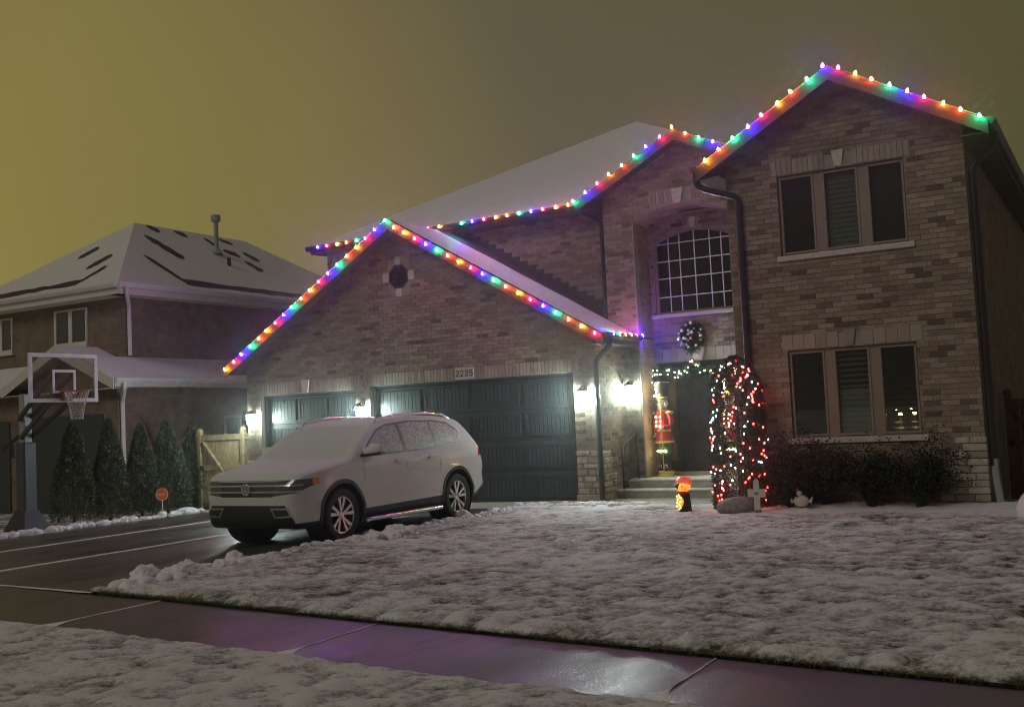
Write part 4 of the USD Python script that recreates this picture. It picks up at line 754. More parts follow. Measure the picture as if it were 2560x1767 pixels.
# ------------------------------------------------------------------ garland and wreath over the door
def fronds(mb, c, r, n, rs, ln=0.07, w=0.012):
    for _ in range(n):
        a, b = rs.uniform(0, 6.28), rs.uniform(-0.9, 0.9); d = np.array([math.cos(a), 0.6 * math.sin(a) - 0.3, b]); d /= np.linalg.norm(d); o = np.array(c) + d * r * rs.uniform(0.2, 0.9)
        s = np.cross(d, rs.normal(size=3)); s /= np.linalg.norm(s) + 1e-9; L_ = ln * rs.uniform(0.6, 1.3)
        mb.add([o - s * w / 2, o + s * w / 2, o + d * L_ + s * w / 4, o + d * L_ * 1.25, o + d * L_ - s * w / 4], [[0, 1, 2], [0, 2, 4], [4, 2, 3]])
rs = np.random.RandomState(31)
knots = np.array([(0.42, 2.02, 2.18), (0.40, 2.02, 2.42), (0.62, 2.02, 2.42), (0.83, 2.02, 2.33), (1.02, 2.02, 2.38), (1.20, 2.02, 2.56), (1.40, 2.02, 2.44), (1.62, 2.02, 2.30), (1.82, 2.02, 2.36), (2.02, 2.02, 2.52), (2.10, 2.02, 2.30)])
u = np.linspace(0, len(knots) - 1, 70); path = np.stack([np.interp(u, np.arange(len(knots)), knots[:, k]) for k in range(3)], 1)
t = thing('door_garland', 'lit evergreen garland with warm white lights draped over the front door', 'garland', (1.3, 2.02, 2.3)); mb = MB()
for p in path: fronds(mb, p, 0.07, 40, rs)
mb.build('needles', 'garland_leaf', t, kind='stuff')
for i in range(44):
    p = path[int(i * 69 / 43)] + rs.normal(0, 0.045, 3) + [0, -0.07, 0]; MB().sphere(p, 0.0165, 0).build('light', 'mini_leaf_white', t)
for i in (8, 22, 36, 47, 62): MB().sphere(path[i] + [0, -0.075, -0.03 + 0.05 * rs.rand()], 0.035, 2).build('bauble', 'red_cloth', t, smooth=True)
t = thing('hanging_wreath', 'dark wreath with pale baubles hanging on the wall above the door', 'wreath', (1.20, 2.05, 3.08)); mb = MB()
for a in np.linspace(0, 6.28, 40, endpoint=False): fronds(mb, (1.20 + 0.15 * math.cos(a), 2.05, 3.10 + 0.17 * math.sin(a)), 0.12, 40, rs, 0.06)
for _ in range(14): fronds(mb, (1.20 + rs.normal(0, 0.05), 2.05, 2.90 - rs.rand() * 0.1), 0.10, 25, rs, 0.06)
mb.build('needles', 'spruce', t, kind='stuff')
for i in range(24):
    a = rs.uniform(0, 6.28); r = rs.uniform(0.03, 0.25); MB().sphere((1.20 + r * math.cos(a), 1.95 - 0.02 * rs.rand(), 3.10 + 1.05 * r * math.sin(a)), rs.uniform(0.018, 0.034), 2).build('bauble', 'bauble_white' if i % 4 else 'bauble_pink', t, smooth=True)
MB().sphere((0.925, 2.0, 3.05), 0.013, 1).build('light', 'mini_white', t)
mb = MB().cbox(0.94, 1.10, 2.04, 2.108, 2.90, 2.965, 0.008).cbox(0.95, 1.09, 2.05, 2.108, 2.965, 3.06, 0.008); solo(mb, 'wall_box', 'white_trim', 'small white box fixed to the brick beside the wreath', 'box')

# ------------------------------------------------------------------ nutcracker soldiers
def nutcracker(x, y, z, rot, label, flip=1):
    t = thing('nutcracker_figure', label, 'nutcracker', (x, y, z), rot, 'lit nutcracker soldiers at the front door', local=True); f = flip
    MB().lathe([(0.0, 0.0), (0.17, 0.0), (0.175, 0.03), (0.15, 0.05), (0.16, 0.07), (0.16, 0.10), (0.13, 0.12), (0.0, 0.12)], 20).build('base', 'gold_paint', t, smooth=35)
    for s in (-1, 1):
        lb = MB().lathe([(0.0, 0.12), (0.072, 0.12), (0.075, 0.16), (0.062, 0.22), (0.058, 0.40), (0.066, 0.44), (0.0, 0.45)], 12, (s * 0.075, 0.0, 0)); lb.sphere((s * 0.075, -0.06, 0.15), 0.055, 2, (1, 1.4, 0.6)); lg = lb.build('boot', 'black_paint', t, smooth=35)
        MB().tube([(s * 0.075 + 0.035 * math.cos(a), -0.085 + 0.0 * a, 0.20 + 0.035 * math.sin(a)) for a in np.linspace(-0.6, 3.4, 9)], 0.006, 5).build('boot_scroll', 'white_paint', lg)
        MB().lathe([(0.0, 0.44), (0.072, 0.44), (0.082, 0.60), (0.09, 0.78), (0.0, 0.79)], 12, (s * 0.075, 0.0, 0)).build('trouser', 'green_cloth', t, smooth=35)
    mb = MB().lathe([(0.17, 0.66), (0.19, 0.68), (0.16, 0.80), (0.13, 0.90), (0.145, 1.05), (0.165, 1.22), (0.15, 1.30), (0.07, 1.34), (0.0, 1.34)], 20)
    tn = mb.build('coat', 'red_cloth', t, smooth=35)
    MB().lathe([(0.176, 0.665), (0.197, 0.672), (0.192, 0.70), (0.176, 0.71)], 20).build('coat_hem', 'gold_paint', tn); MB().lathe([(0.131, 0.885), (0.142, 0.89), (0.142, 0.92), (0.135, 0.925)], 20).build('belt', 'gold_paint', tn)
    for s in (-1, 1):
        up = MB().tube([(s * 0.155, 0, 1.24), (s * 0.215, -0.01, 1.10), (s * 0.215, -0.04, 0.99), (s * 0.14, -0.15, 0.965)] if s == f else [(s * 0.155, 0, 1.24), (s * 0.215, 0, 1.08), (s * 0.20, -0.02, 0.88)], [0.058, 0.054, 0.05, 0.042] if s == f else [0.058, 0.054, 0.044], 10).build('sleeve', 'red_cloth', t, smooth=35)
        MB().lathe([(0.02, 1.295), (0.075, 1.29), (0.088, 1.26), (0.07, 1.23)], 10, (s * 0.165, 0, 0)).build('epaulette', 'gold_paint', up, smooth=35)
        h = np.array([s * 0.115, -0.185, 0.965] if s == f else [s * 0.195, -0.03, 0.83]); hd = MB().sphere(h, 0.038, 2, (1, 0.9, 1.1))
        for k in range(4): hd.tube([h + [s * (0.02 - 0.013 * k) , -0.022, -0.005], h + [s * (0.016 - 0.012 * k), -0.05, -0.02 - 0.003 * k], h + [s * (0.010 - 0.010 * k), -0.042, -0.05]], 0.009, 5)
        hd.tube([h + [-s * 0.03, -0.01, 0.01], h + [-s * 0.042, -0.035, 0.02], h + [-s * 0.036, -0.055, 0.008]], 0.010, 5); hd.build('hand', 'skin_paint', up, smooth=40)
    hm = MB().lathe([(0.0, 1.33), (0.075, 1.33), (0.095, 1.38), (0.102, 1.45), (0.10, 1.53), (0.0, 1.55)], 20); hm.sphere((0, -0.108, 1.445), 0.022, 1, (0.8, 1.3, 1.1)); hd = hm.build('head', 'skin_paint', t, smooth=40)
    for s in (-1, 1):
        MB().sphere((s * 0.038, -0.095, 1.475), 0.014, 1).build('eye', 'black_paint', hd); MB().tube([(s * 0.02, -0.10, 1.502), (s * 0.055, -0.088, 1.508)], 0.006, 4).build('eyebrow', 'white_paint', hd)
        MB().sphere((s * 0.095, 0.0, 1.44), 0.055, 2, (0.75, 0.9, 1.2)).build('side_hair', 'white_paint', hd, smooth=True)
    MB().tube([(-0.06, -0.09, 1.412), (-0.02, -0.115, 1.42), (0, -0.12, 1.417), (0.02, -0.115, 1.42), (0.06, -0.09, 1.412)], 0.011, 6).build('moustache', 'white_paint', hd, smooth=True)
    MB().sphere((0, -0.085, 1.345), 0.062, 2, (0.9, 0.55, 1.25)).build('beard', 'white_paint', hd, smooth=True)
    ht = MB().lathe([(0.105, 1.53), (0.112, 1.53), (0.112, 1.56), (0.105, 1.57), (0.125, 1.74), (0.145, 1.86), (0.0, 1.86)], 20).build('tall_hat', 'black_paint', t, smooth=35)
    MB().lathe([(0.106, 1.535), (0.116, 1.54), (0.116, 1.575), (0.106, 1.58)], 20).build('hat_band', 'gold_paint', ht); MB().tube([(0.145 * math.cos(a), 0.145 * math.sin(a), 1.865) for a in np.linspace(0, 6.2832, 21)], 0.007, 5).build('hat_rim', 'gold_paint', ht)
    MB().lathe([(0.10, 1.525), (0.15, 1.522), (0.15, 1.53), (0.10, 1.535)], 16, (0, -0.03, 0)).build('visor', 'black_paint', ht)
    MB().tube([(f * 0.125, -0.20, 0.12), (f * 0.125, -0.20, 1.58)], 0.011, 6).sphere((f * 0.125, -0.20, 1.60), 0.03, 2, (1, 1, 1.4)).build('staff', 'gold_paint', t, smooth=True)
    pts = [(sx * 0.055, -0.158, zz) for zz in (1.0, 1.09, 1.18) for sx in (-1, 1)] + [(k * 0.036, -0.095, 0.50) for k in (-3, -2, -1, 0, 1, 2, 3)] + [(-0.05 + k * 0.035, -0.128, 1.60) for k in (-1, 0, 1, 2, 3)] + [(-0.02 + 0.02 * (k % 2), -0.145 - 0.005 * k, 1.66 + 0.036 * k) for k in range(6)]
    for p in pts: MB().sphere(p, 0.0195, 0, (1, 1, 1.15)).build('light', 'mini_warm', t)
nutcracker(0.62, 1.72, 0.335, -0.35, 'left nutcracker soldier in red coat with lit hat and buttons', 1)
nutcracker(2.02, 1.72, 0.335, -0.35, 'right nutcracker soldier half hidden behind the lit evergreen', -1)

# ------------------------------------------------------------------ the lit evergreen by the steps, shrubs, garden things
def leaf_cloud(mb, pts, dirs, ln, w, rs):
    n = len(pts); s = np.cross(dirs, rs.normal(size=(n, 3))); s /= np.linalg.norm(s, axis=1, keepdims=True) + 1e-9; L_ = (ln * rs.uniform(0.6, 1.35, n))[:, None]; W_ = (w * rs.uniform(0.7, 1.3, n))[:, None]
    V = np.stack([pts, pts + dirs * L_ * 0.5 + s * W_, pts + dirs * L_, pts + dirs * L_ * 0.5 - s * W_], 1).reshape(-1, 3)
    F = np.array([[0, 1, 2], [0, 2, 3]])[None] + 4 * np.arange(n)[:, None, None]; return mb.add(V, F.reshape(-1, 3), 4)
TX, TY = 3.30, -1.80
def tree_r(h): return np.interp(h, [0, 0.25, 0.9, 1.5, 1.95, 2.2, 2.36, 2.42], [0.40, 0.43, 0.42, 0.41, 0.38, 0.30, 0.15, 0.02])
rs = np.random.RandomState(41); t = thing('lit_evergreen', 'round-topped evergreen wound with red and white lights beside the porch steps', 'evergreen', (TX, TY, 0.0))
MB().tube([(TX, TY, -0.02), (TX, TY, 1.2), (TX, TY, 2.2)], [0.05, 0.035, 0.01], 7).build('trunk', 'bark', t)
n = 26000; h = rs.uniform(0.03, 2.42, n); a = rs.uniform(0, 6.2832, n); bump_ = 1 + 0.32 * (meshkit.fbm(np.stack([np.cos(a) * 2.2, np.sin(a) * 2.2, h * 3.0], 1), octaves=3) - 0.5); r = tree_r(h) * bump_ * (1 - 0.45 * rs.rand(n) ** 2.2)
P = np.stack([TX + r * np.cos(a), TY + r * np.sin(a), h], 1); d = np.stack([np.cos(a), np.sin(a), rs.uniform(-0.2, 0.9, n)], 1) + rs.normal(0, 0.35, (n, 3)); d /= np.linalg.norm(d, axis=1, keepdims=True)
leaf_cloud(MB(), P, d, 0.055, 0.007, rs).build('foliage', 'spruce', t, kind='stuff')
for i in range(140):
    k = i / 139; h = 0.10 + 2.25 * k ** 0.95; a = -2.6 + rs.uniform(0, 2.5) if i % 6 else rs.uniform(0, 6.28)
    red = rs.rand() < (0.70 if math.cos(a) > 0.1 or h < 0.6 else 0.33); r = tree_r(h) * rs.uniform(0.98, 1.10); p = (TX + r * math.cos(a), TY + r * math.sin(a), h)
    MB().sphere(p, 0.0135 if not red else 0.0155, 0, (1, 1, 1.3)).build('light', 'mini_red' if red else 'mini_white', t)
def shrub(x, y, z, w, h, label, mat, n, seed):
    rs = np.random.RandomState(seed); t = thing('garden_shrub', label, 'shrub', (x, y, z)); st = MB()
    tips = []
    for k in range(26):
        a = rs.uniform(0, 6.28); e = np.array([math.cos(a) * w * 0.5 * rs.uniform(0.3, 1), math.sin(a) * w * 0.32 * rs.uniform(0.3, 1), h * rs.uniform(0.6, 1.0)]); q = np.array([x, y, z]) + e * [0.3, 0.3, 0.45]; p = np.array([x, y, z]) + e
        st.tube([(x + e[0] * 0.08, y + e[1] * 0.08, z - 0.03), q, p], [0.010, 0.006, 0.002], 4, False); tips += [q, p, (p + q) / 2]
        for _ in range(3): d_ = rs.normal(0, 0.14, 3); d_[2] = abs(d_[2]); st.tube([q, q + d_, q + d_ * 1.9 + [0, 0, 0.05]], [0.004, 0.003, 0.0012], 3, False); tips += [q + d_, q + d_ * 1.9]
    st.build('stems', 'bark', t)
    tips = np.array(tips); P = tips[rs.randint(len(tips), size=n)] + rs.normal(0, 0.075, (n, 3)) * [w, w * 0.7, h]; P[:, 2] = np.maximum(P[:, 2], z + 0.04); d = rs.normal(size=(n, 3)); d[:, 2] += 0.4; d /= np.linalg.norm(d, axis=1, keepdims=True)
    leaf_cloud(MB(), P, d, 0.05, 0.014, rs).build('leaves', mat, t, kind='stuff')
shrub(3.98, -1.62, 0.03, 0.9, 1.02, 'reddish twiggy shrub with snow flecks beside the lit evergreen', 'shrub_leaf', 4200, 1)
shrub(4.55, -1.72, 0.05, 1.0, 0.98, 'bushy dark shrub with snow flecks under the left window pane', 'shrub_leaf', 4600, 2)
shrub(5.25, -1.78, 0.06, 1.05, 0.85, 'low dark green shrub under the middle window pane', 'shrub_green', 5200, 3)
shrub(5.95, -1.80, 0.06, 1.0, 0.80, 'low dark shrub nearest the pale corner stones', 'shrub_green', 4600, 4)
shrub(4.1, -1.95, 0.05, 0.7, 0.55, 'small dark green shrub behind the little bird ornament', 'shrub_green', 3200, 6)
rk = lump(MB(), (0, 0, 0), 1.0, 4, 0.22, (1, 1, 1), 1.6); v = np.vstack(rk.v); v[:, 2] = np.maximum(v[:, 2], -0.55)
rock = MB().add(v * [0.30, 0.20, 0.165] + [3.42, -2.42, 0.12], np.vstack(rk.f)); solo(rock, 'boulder', 'granite', 'rounded grey boulder on the snow in front of the lit evergreen', 'boulder', smooth=60)
t = thing('cross_stake', 'small pale cross standing in the snow right of the boulder', 'cross', (3.78, -2.55, 0.03))
cr = np.array([(-0.045, 0.08), (0.045, 0.08), (0.045, 0.27), (0.135, 0.265), (0.135, 0.385), (0.045, 0.38), (0.038, 0.50), (0.015, 0.53), (-0.015, 0.53), (-0.038, 0.50), (-0.045, 0.38), (-0.135, 0.385), (-0.135, 0.265), (-0.045, 0.27)])
MB().prism(cr + [3.78, 0.03], -2.565, -2.54).build('cross', 'pale_wood', t); MB().prism(np.array([(-0.03, 0.30), (0.03, 0.30), (0.03, 0.34), (-0.03, 0.34)]) + [3.78, 0.03], -2.57, -2.564).build('cross_mark', 'granite', t); MB().cbox(3.73, 3.83, -2.58, -2.525, -0.01, 0.11).build('foot', 'granite', t)
t = thing('bird_ornament', 'small cream bird ornament with a red crest in front of the shrubs', 'ornament', (4.32, -2.15, 0.04))
MB().sphere((4.32, -2.15, 0.20), 0.10, 3, (1.15, 0.6, 0.9)).sphere((4.30, -2.16, 0.31), 0.05, 2, (0.9, 0.8, 0.9)).build('body', 'bird_cream', t, smooth=True)
MB().prism([(4.27, 0.33), (4.30, 0.35), (4.285, 0.40), (4.25, 0.36)], -2.17, -2.15).build('crest', 'red_cloth', t); MB().prism([(4.41, 0.19), (4.50, 0.27), (4.47, 0.17)], -2.16, -2.14).build('tail', 'bird_cream', t); MB().prism([(4.22, 0.20), (4.16, 0.25), (4.17, 0.15)], -2.16, -2.14).build('wing', 'bird_cream', t)
MB().tube([(4.32, -2.15, 0.0), (4.32, -2.15, 0.13)], 0.016, 6).cbox(4.27, 4.37, -2.19, -2.11, 0.0, 0.03).build('stand', 'black_paint', t)
# the lit bird on the lawn
BX, BY = 2.46, -2.10; t = thing('lit_bird_figure', 'glowing orange bird yard figure with red cap on the lawn before the steps', 'yard figure', (BX, BY, 0.03), -0.52, local=True)
MB().lathe([(0.0, 0.0), (0.10, 0.0), (0.108, 0.04), (0.104, 0.16), (0.095, 0.26), (0.075, 0.31), (0.0, 0.32)], 20).build('back', 'black_paint', t, smooth=35)
bl = MB().sphere((0, -0.045, 0.15), 0.1, 3, (0.80, 0.72, 1.5)).build('belly', 'bird_shell', t, smooth=True); hd = MB().sphere((0, -0.01, 0.415), 0.128, 3, (1, 0.9, 0.92)).build('head', 'bird_shell', t, smooth=True)
MB().sphere((0, 0.012, 0.465), 0.133, 3, (1, 0.94, 0.70)).build('cap', 'cap_shell', t, smooth=True); MB().lathe([(0.09, 0.29), (0.10, 0.30), (0.10, 0.315), (0.085, 0.325)], 16, (0, -0.015, 0)).build('scarf', 'red_cloth', t, smooth=True)
MB().mf(m3.Manifold.hull_points(np.array([(-0.05, -0.115, 0.46), (0.05, -0.115, 0.46), (0, -0.12, 0.355), (0, -0.175, 0.415), (0, -0.10, 0.47)], float))).build('beak', 'black_paint', hd)
for s in (-1, 1): MB().sphere((s * 0.082, -0.098, 0.405), 0.013, 1).build('eye', 'black_paint', hd)
MB().bar((0.10, 0.02, 0.30), (0.20, -0.03, 0.02), 0.022, 0.012).build('flipper', 'black_paint', t)
rs = np.random.RandomState(5)
for i in range(12): zz = 0.05 + 0.22 * i / 11; MB().sphere((0.05 * math.sin(i * 2.3), -0.114 + 0.02 * abs(zz - 0.15), zz), 0.012, 1).build('light', 'bird_bulb', t)
# snowman at the right edge
t = thing('snowman', 'small snowman at the right edge of the lawn', 'snowman', (7.42, -2.9, 0.0))
for c, r in (((7.60, -2.9, 0.14), 0.33), ((7.60, -2.9, 0.52), 0.20), ((7.60, -2.9, 0.80), 0.135)): lump(MB(), c, r, 3, 0.10, (1, 1, 0.95), 2.0).build('snow_ball', 'snow_clean', t, smooth=True)
for s in (-1, 1): MB().sphere((7.60 + s * 0.05, -3.025, 0.84), 0.014, 1).build('eye', 'black_paint', t)
MB().lathe([(0.0, 0.0), (0.02, 0.0), (0.0, 0.12)], 8, (7.60, -3.02, 0.80), [[1, 0, 0], [0, 0, -1], [0, 1, 0]]).build('nose', 'sign_orange', t)

# the lamp and candle lights inside the windows
t = thing('hall_lamp', 'lit tan lamp shade seen through the arched window', 'lamp', (2.32, 3.0, 2.9)); MB().lathe([(0.12, 4.72), (0.20, 4.72), (0.15, 5.08), (0.11, 5.08)], 20, (2.14, 3.0, 0)).build('lamp_shade', 'lamp_shade_glow', t); MB().tube([(2.14, 3.0, 2.9), (2.14, 3.0, 4.8)], 0.03, 8).build('stand', 'gold_paint', t)
for i, (x, z, r) in enumerate(((5.58, 1.40, 0.032), (5.53, 1.46, 0.018), (5.79, 1.42, 0.028), (5.75, 1.47, 0.016))):
    if i % 2 == 0: t = thing('window_candle', f'warm light glowing low behind the right pane of the lower window, {"left" if i == 0 else "right"} one of two', 'candle', (x, -0.9, z - 0.28)); MB().tube([(x, -0.9, z - 0.28), (x, -0.9, z - 0.03)], 0.015, 8).build('stick', 'white_trim', t)
    MB().sphere((x, -0.9 if i % 2 == 0 else -0.92, z), r, 2, (1, 1, 1.2)).build('flame', 'candle_glow', t)

# ------------------------------------------------------------------ fence and gate between the houses
def gate(x0, x1, y, zb, h, label, mats, posts=True, flip=False):
    t = thing('wooden_gate', label, 'gate', ((x0 + x1) / 2, y, zb)); n = max(3, int(round((x1 - x0) / 0.15))); w = (x1 - x0) / n; rs = np.random.RandomState(int(abs(x0) * 10))
    for i in range(n): MB().cbox(x0 + i * w + 0.006, x0 + (i + 1) * w - 0.006, y - 0.012 + rs.uniform(-0.004, 0.004), y + 0.012, zb + 0.06, zb + h - 0.02, 0.004).build('board', mats[0], t)
    for z, hh in ((h - 0.16, 0.14), (h * 0.52, 0.13), (0.16, 0.12)): MB().cbox(x0, x1, y - 0.05, y - 0.013, zb + z, zb + z + hh, 0.005).build('rail', mats[0], t)
    MB().bar((x0 + 0.05, y - 0.035, zb + h - 0.18), (x0 + (x1 - x0) * 0.75, y - 0.035, zb + 0.25), 0.03, 0.10, (0, 1, 0)).build('brace', mats[0], t)
    for x in ((x0 - 0.075, x1 - 0.38) if posts else (x0,)):
        MB().cbox(x - 0.055, x + 0.055, y - 0.075, y + 0.04, zb - 0.05, zb + h + 0.06, 0.006).build('post', mats[0], t); MB().lathe([(0.0, 0.09), (0.045, 0.075), (0.075, 0.03), (0.08, 0.0), (0.0, 0.0)], 12, (x, y - 0.02, zb + h + 0.06)).build('post_cap', mats[0], t, smooth=30)
    MB().cbox(x0 - 0.03, x0 + 0.06, y - 0.085, y - 0.05, zb + h * 0.53, zb + h * 0.58, 0.004).tube([(x0 + 0.02, y - 0.09, zb + h * 0.52), (x0 + 0.02, y - 0.12, zb + h * 0.56)], 0.012, 6).build('latch', 'iron', t)
    return t
gate(-10.72, -8.99, 0.30, -0.20, 1.80, 'cedar gate with diagonal brace left of the garage', ('cedar',))
t = thing('side_fence', 'dark wooden fence running back beside the neighbour house', 'fence', (-10.86, 0.35, -0.2))
for i in range(11): MB().cbox(-10.95 - 0.15 * i - 0.14, -10.95 - 0.15 * i - 0.005, 0.40 + 0.05 * i, 0.425 + 0.05 * i, -0.18, 1.50, 0.004).build('board', 'cedar_dark', t)
for z in (1.30, 0.15): MB().bar((-10.9, 0.37, z), (-12.6, 0.93, z), 0.04, 0.10).build('rail', 'cedar_dark', t)
MB().cbox(-10.98, -10.87, 0.28, 0.39, -0.25, 1.62).build('post', 'cedar_dark', t)
gate(6.93, 8.3, 0.95, -0.05, 1.62, 'dark wooden gate beyond the right corner of the house', ('gate_dark',), False)

# ------------------------------------------------------------------ the neighbour house
N = thing('neighbor_house', 'brick neighbour house with white gutters and a snowy hip roof', 'house', (-14.2, 0.9, -0.25))
nu = MB().box(-20.4, -14.2, 0.92, 1.12, 2.4, 5.45).build('front_wall', 'far_brick_front', N); MB().box(-14.4, -14.2, 1.12, 11.9, 2.4, 5.45).build('side_wall', 'far_brick_side', N)
MB().box(-20.9, -13.4, 0.02, 0.22, -0.4, 2.95).build('lower_front_wall', 'far_brick_front', N)
lsw = MB().box(-13.6, -13.4, 0.22, 11.5, -0.4, 2.95).build('lower_side_wall', 'far_brick_side', N)
ex0, ex1, ey0, ey1, ez, hm, hh = -20.88, -13.75, 0.40, 12.45, 5.65, 0.7077, 3.566
A_, B__, C__, D__ = (ex0, ey0, ez), (ex1, ey0, ez), (ex1, ey1, ez), (ex0, ey1, ez); P_, Q_ = (ex1 - hh, ey0 + hh, ez + hm * hh), (ex1 - hh, 8.6, ez + hm * hh)
nr_ = MB().add([A_, B__, C__, D__, P_, Q_], [[0, 1, 4], [1, 2, 5], [1, 5, 4], [2, 3, 5], [3, 0, 4], [3, 4, 5]]).build('snowy_roof', 'roof_snow', N)
MB().box(ex0, ex1, ey0, ey1, ez - 0.03, ez - 0.004).build('soffit', 'white_trim', N)
gutter((ex0, ey0, ez), (ex1, ey0, ez), (0, -1, 0), N, 'white_metal', 0.13, 0.12); gutter((ex1, ey0, ez), (ex1, ey1, ez), (1, 0, 0), N, 'white_metal', 0.13, 0.12)
for b in ((ex0, ex1, ey0 + 0.02, ey0 + 0.05, ez - 0.30, ez - 0.03), (ex1 - 0.05, ex1 - 0.02, ey0, ey1, ez - 0.30, ez - 0.03), (ex0, ex1, 0.86, 0.91, 5.34, 5.46), (-14.19, -14.14, 0.9, 12, 5.34, 5.46)): MB().box(*b).build('fascia', 'white_trim', N)
MB().box(-20.4, ex1 - 0.05, ey0 + 0.05, 0.92, ez - 0.30, ez - 0.28).box(-14.2, ex1 - 0.05, ey0 + 0.05, 12, ez - 0.30, ez - 0.28).build('soffit', 'white_trim', N)
def on_right(x, y, up=0.012): return np.array([x, y, ez + hm * (ex1 - x)]) + np.array([hm, 0, 1]) / math.hypot(1, hm) * up
def on_front(x, y, up=0.012): return np.array([x, y, ez + hm * (y - ey0)]) + np.array([0, -hm, 1]) / math.hypot(1, hm) * up
def bare_strip(pts, w, fn):
    "a strip of bare dark shingles where the snow has slid"
    p = [np.array(q, float) for q in pts]; mb = MB(); rs = np.random.RandomState(int(abs(p[0][0] * 37)) % 999); L_, R_ = [], []
    d = [p[1] - p[0]] + [p[min(i + 1, len(p) - 1)] - p[i - 1] for i in range(1, len(p))]
    s = []
    for i in range(len(p) - 1):
        for u in np.linspace(0, 1, 10, endpoint=False): s.append((p[i] * (1 - u) + p[i + 1] * u, d[i] * (1 - u) + d[i + 1] * u))
    s.append((p[-1], d[-1])); k = len(s)
    for i, (q, dd) in enumerate(s):
        nrm = np.array([-dd[1], dd[0]]); nrm /= np.linalg.norm(nrm); ww_ = w * min(1.0, (i + 0.25) / 2.0, (k - i - 0.75) / 1.2) * (1 + 0.15 * rs.randn())
        L_.append(fn(*(q + nrm * ww_ / 2))); R_.append(fn(*(q - nrm * ww_ / 2)))
    F = [];
    for i in range(k - 1): F += [[i, k + i, i + 1], [i + 1, k + i, k + i + 1]]
    mb.add(L_ + R_, F); v, f = mb.arr(); n = np.cross(v[f[0][1]] - v[f[0][0]], v[f[0][2]] - v[f[0][0]])
    if n[2] < 0: mb = MB().add(v, f[:, ::-1])
    return mb.build('bare_shingles', 'shingle', nr_)
for pts, w in (([(-16.6, 3.71), (-15.43, 4.18)], 0.34), ([(-15.35, 2.61), (-14.10, 3.0), (-14.02, 7.5), (-14.0, 9.5)], 0.26), ([(-17.23, 4.33), (-16.98, 4.65)], 0.3), ([(-17.15, 5.35), (-16.98, 5.74)], 0.25), ([(-17.04, 6.5), (-16.57, 6.6)], 0.2), ([(-16.35, 6.65), (-16.18, 7.2)], 0.3), ([(-16.43, 7.6), (-15.97, 7.9)], 0.3), ([(-15.86, 7.12), (-15.29, 7.33)], 0.3), ([(-17.1, 7.2), (-16.92, 7.65)], 0.22)): bare_strip(pts, w, on_right)
for pts, w in (([(-17.62, 2.14), (-17.32, 2.67)], 0.34), ([(-16.3, 1.4), (-15.95, 2.03)], 0.34), ([(-20.6, 0.62), (-19.05, 0.62), (-15.7, 0.70), (-15.39, 1.39)], 0.24)): bare_strip(pts, w, on_front)
vb = on_right(-16.05, 6.15, -0.1); MB().tube([vb, vb + [0, 0, 1.25]], 0.075, 12).lathe([(0.08, 1.13), (0.15, 1.15), (0.16, 1.32), (0.12, 1.36), (0.0, 1.37)], 12, vb).lathe([(0.22, 0.1), (0.1, 0.25), (0.08, 0.3)], 12, vb).build('flue_pipe', 'pole_grey', N, smooth=35)
vb = on_right(-15.4, 6.0, -0.05); MB().tube([vb, vb + [0, 0, 0.30]], 0.06, 8).build('vent_pipe', 'shingle', N)
# windows on the front and the side
for x0, x1, z0_, z1_ in ((-17.02, -15.66, 4.20, 5.20), (-20.0, -18.92, 4.20, 5.20)):
    w_ = MB().prism(sbox(x0, z0_, x1, z1_).difference(sbox(x0 + 0.08, z0_ + 0.08, (x0 + x1) / 2 - 0.07, z1_ - 0.05)).difference(sbox((x0 + x1) / 2 + 0.07, z0_ + 0.08, x1 - 0.04, z1_ - 0.05)), 0.87, 0.93).build('window', 'white_trim', N)
    MB().box(x0 + 0.03, x1 - 0.03, 0.895, 0.90, z0_ + 0.03, z1_ - 0.03).build('pane', 'lamp_glass', w_); MB().box(x0 - 0.05, x1 + 0.05, 0.83, 0.92, z0_ - 0.07, z0_ - 0.003).build('sill', 'white_trim', w_)
for y0_, y1_, z0_, z1_ in ((3.6, 5.0, 0.9, 2.1),):
    w_ = MB().prism(sbox(y0_, z0_, y1_, z1_).difference(sbox(y0_ + 0.07, z0_ + 0.07, (y0_ + y1_) / 2 - 0.05, z1_ - 0.07)).difference(sbox((y0_ + y1_) / 2 + 0.05, z0_ + 0.07, y1_ - 0.07, z1_ - 0.07)), -13.41, -13.36, 'x').build('window', 'white_trim', N); MB().box(-13.395, -13.385, y0_ + 0.03, y1_ - 0.03, z0_ + 0.03, z1_ - 0.03).build('pane', 'lamp_glass', w_)
# the lower roof: a skirt along the side and a gable over the garage at the front
lx, lz = -13.0, 3.10
sk = MB().slab([(lx, -0.40, lz), (lx, 11.5, lz), (-14.19, 11.5, 3.74), (-14.19, -0.40, 3.74)], 0.05).build('lower_roof', 'snow_clean', N)
gutter((lx, -0.40, lz), (lx, 11.5, lz), (1, 0, 0), N, 'white_metal', 0.13, 0.12); MB().box(lx - 0.03, lx, -0.38, 11.5, lz - 0.24, lz - 0.02).build('fascia', 'white_trim', N); MB().box(-13.4, lx, -0.38, 11.5, lz - 0.24, lz - 0.225).build('soffit', 'white_trim', N)
px_, pz_ = -15.25, 4.08
MB().slab([(px_, -0.42, pz_), (lx, -0.42, lz), (lx, 0.9, lz), (px_, 0.9, pz_)], 0.05).slab([(px_, -0.42, pz_), (-17.5, -0.42, lz), (-17.5, 0.9, lz), (px_, 0.9, pz_)], 0.05).build('gable_roof', 'snow_clean', N)
MB().prism([(px_, pz_ - 0.3), (lx - 0.35, lz - 0.18), (-17.15, lz - 0.18)], 0.0, 0.03).build('gable_wall', 'far_brick_front', N)
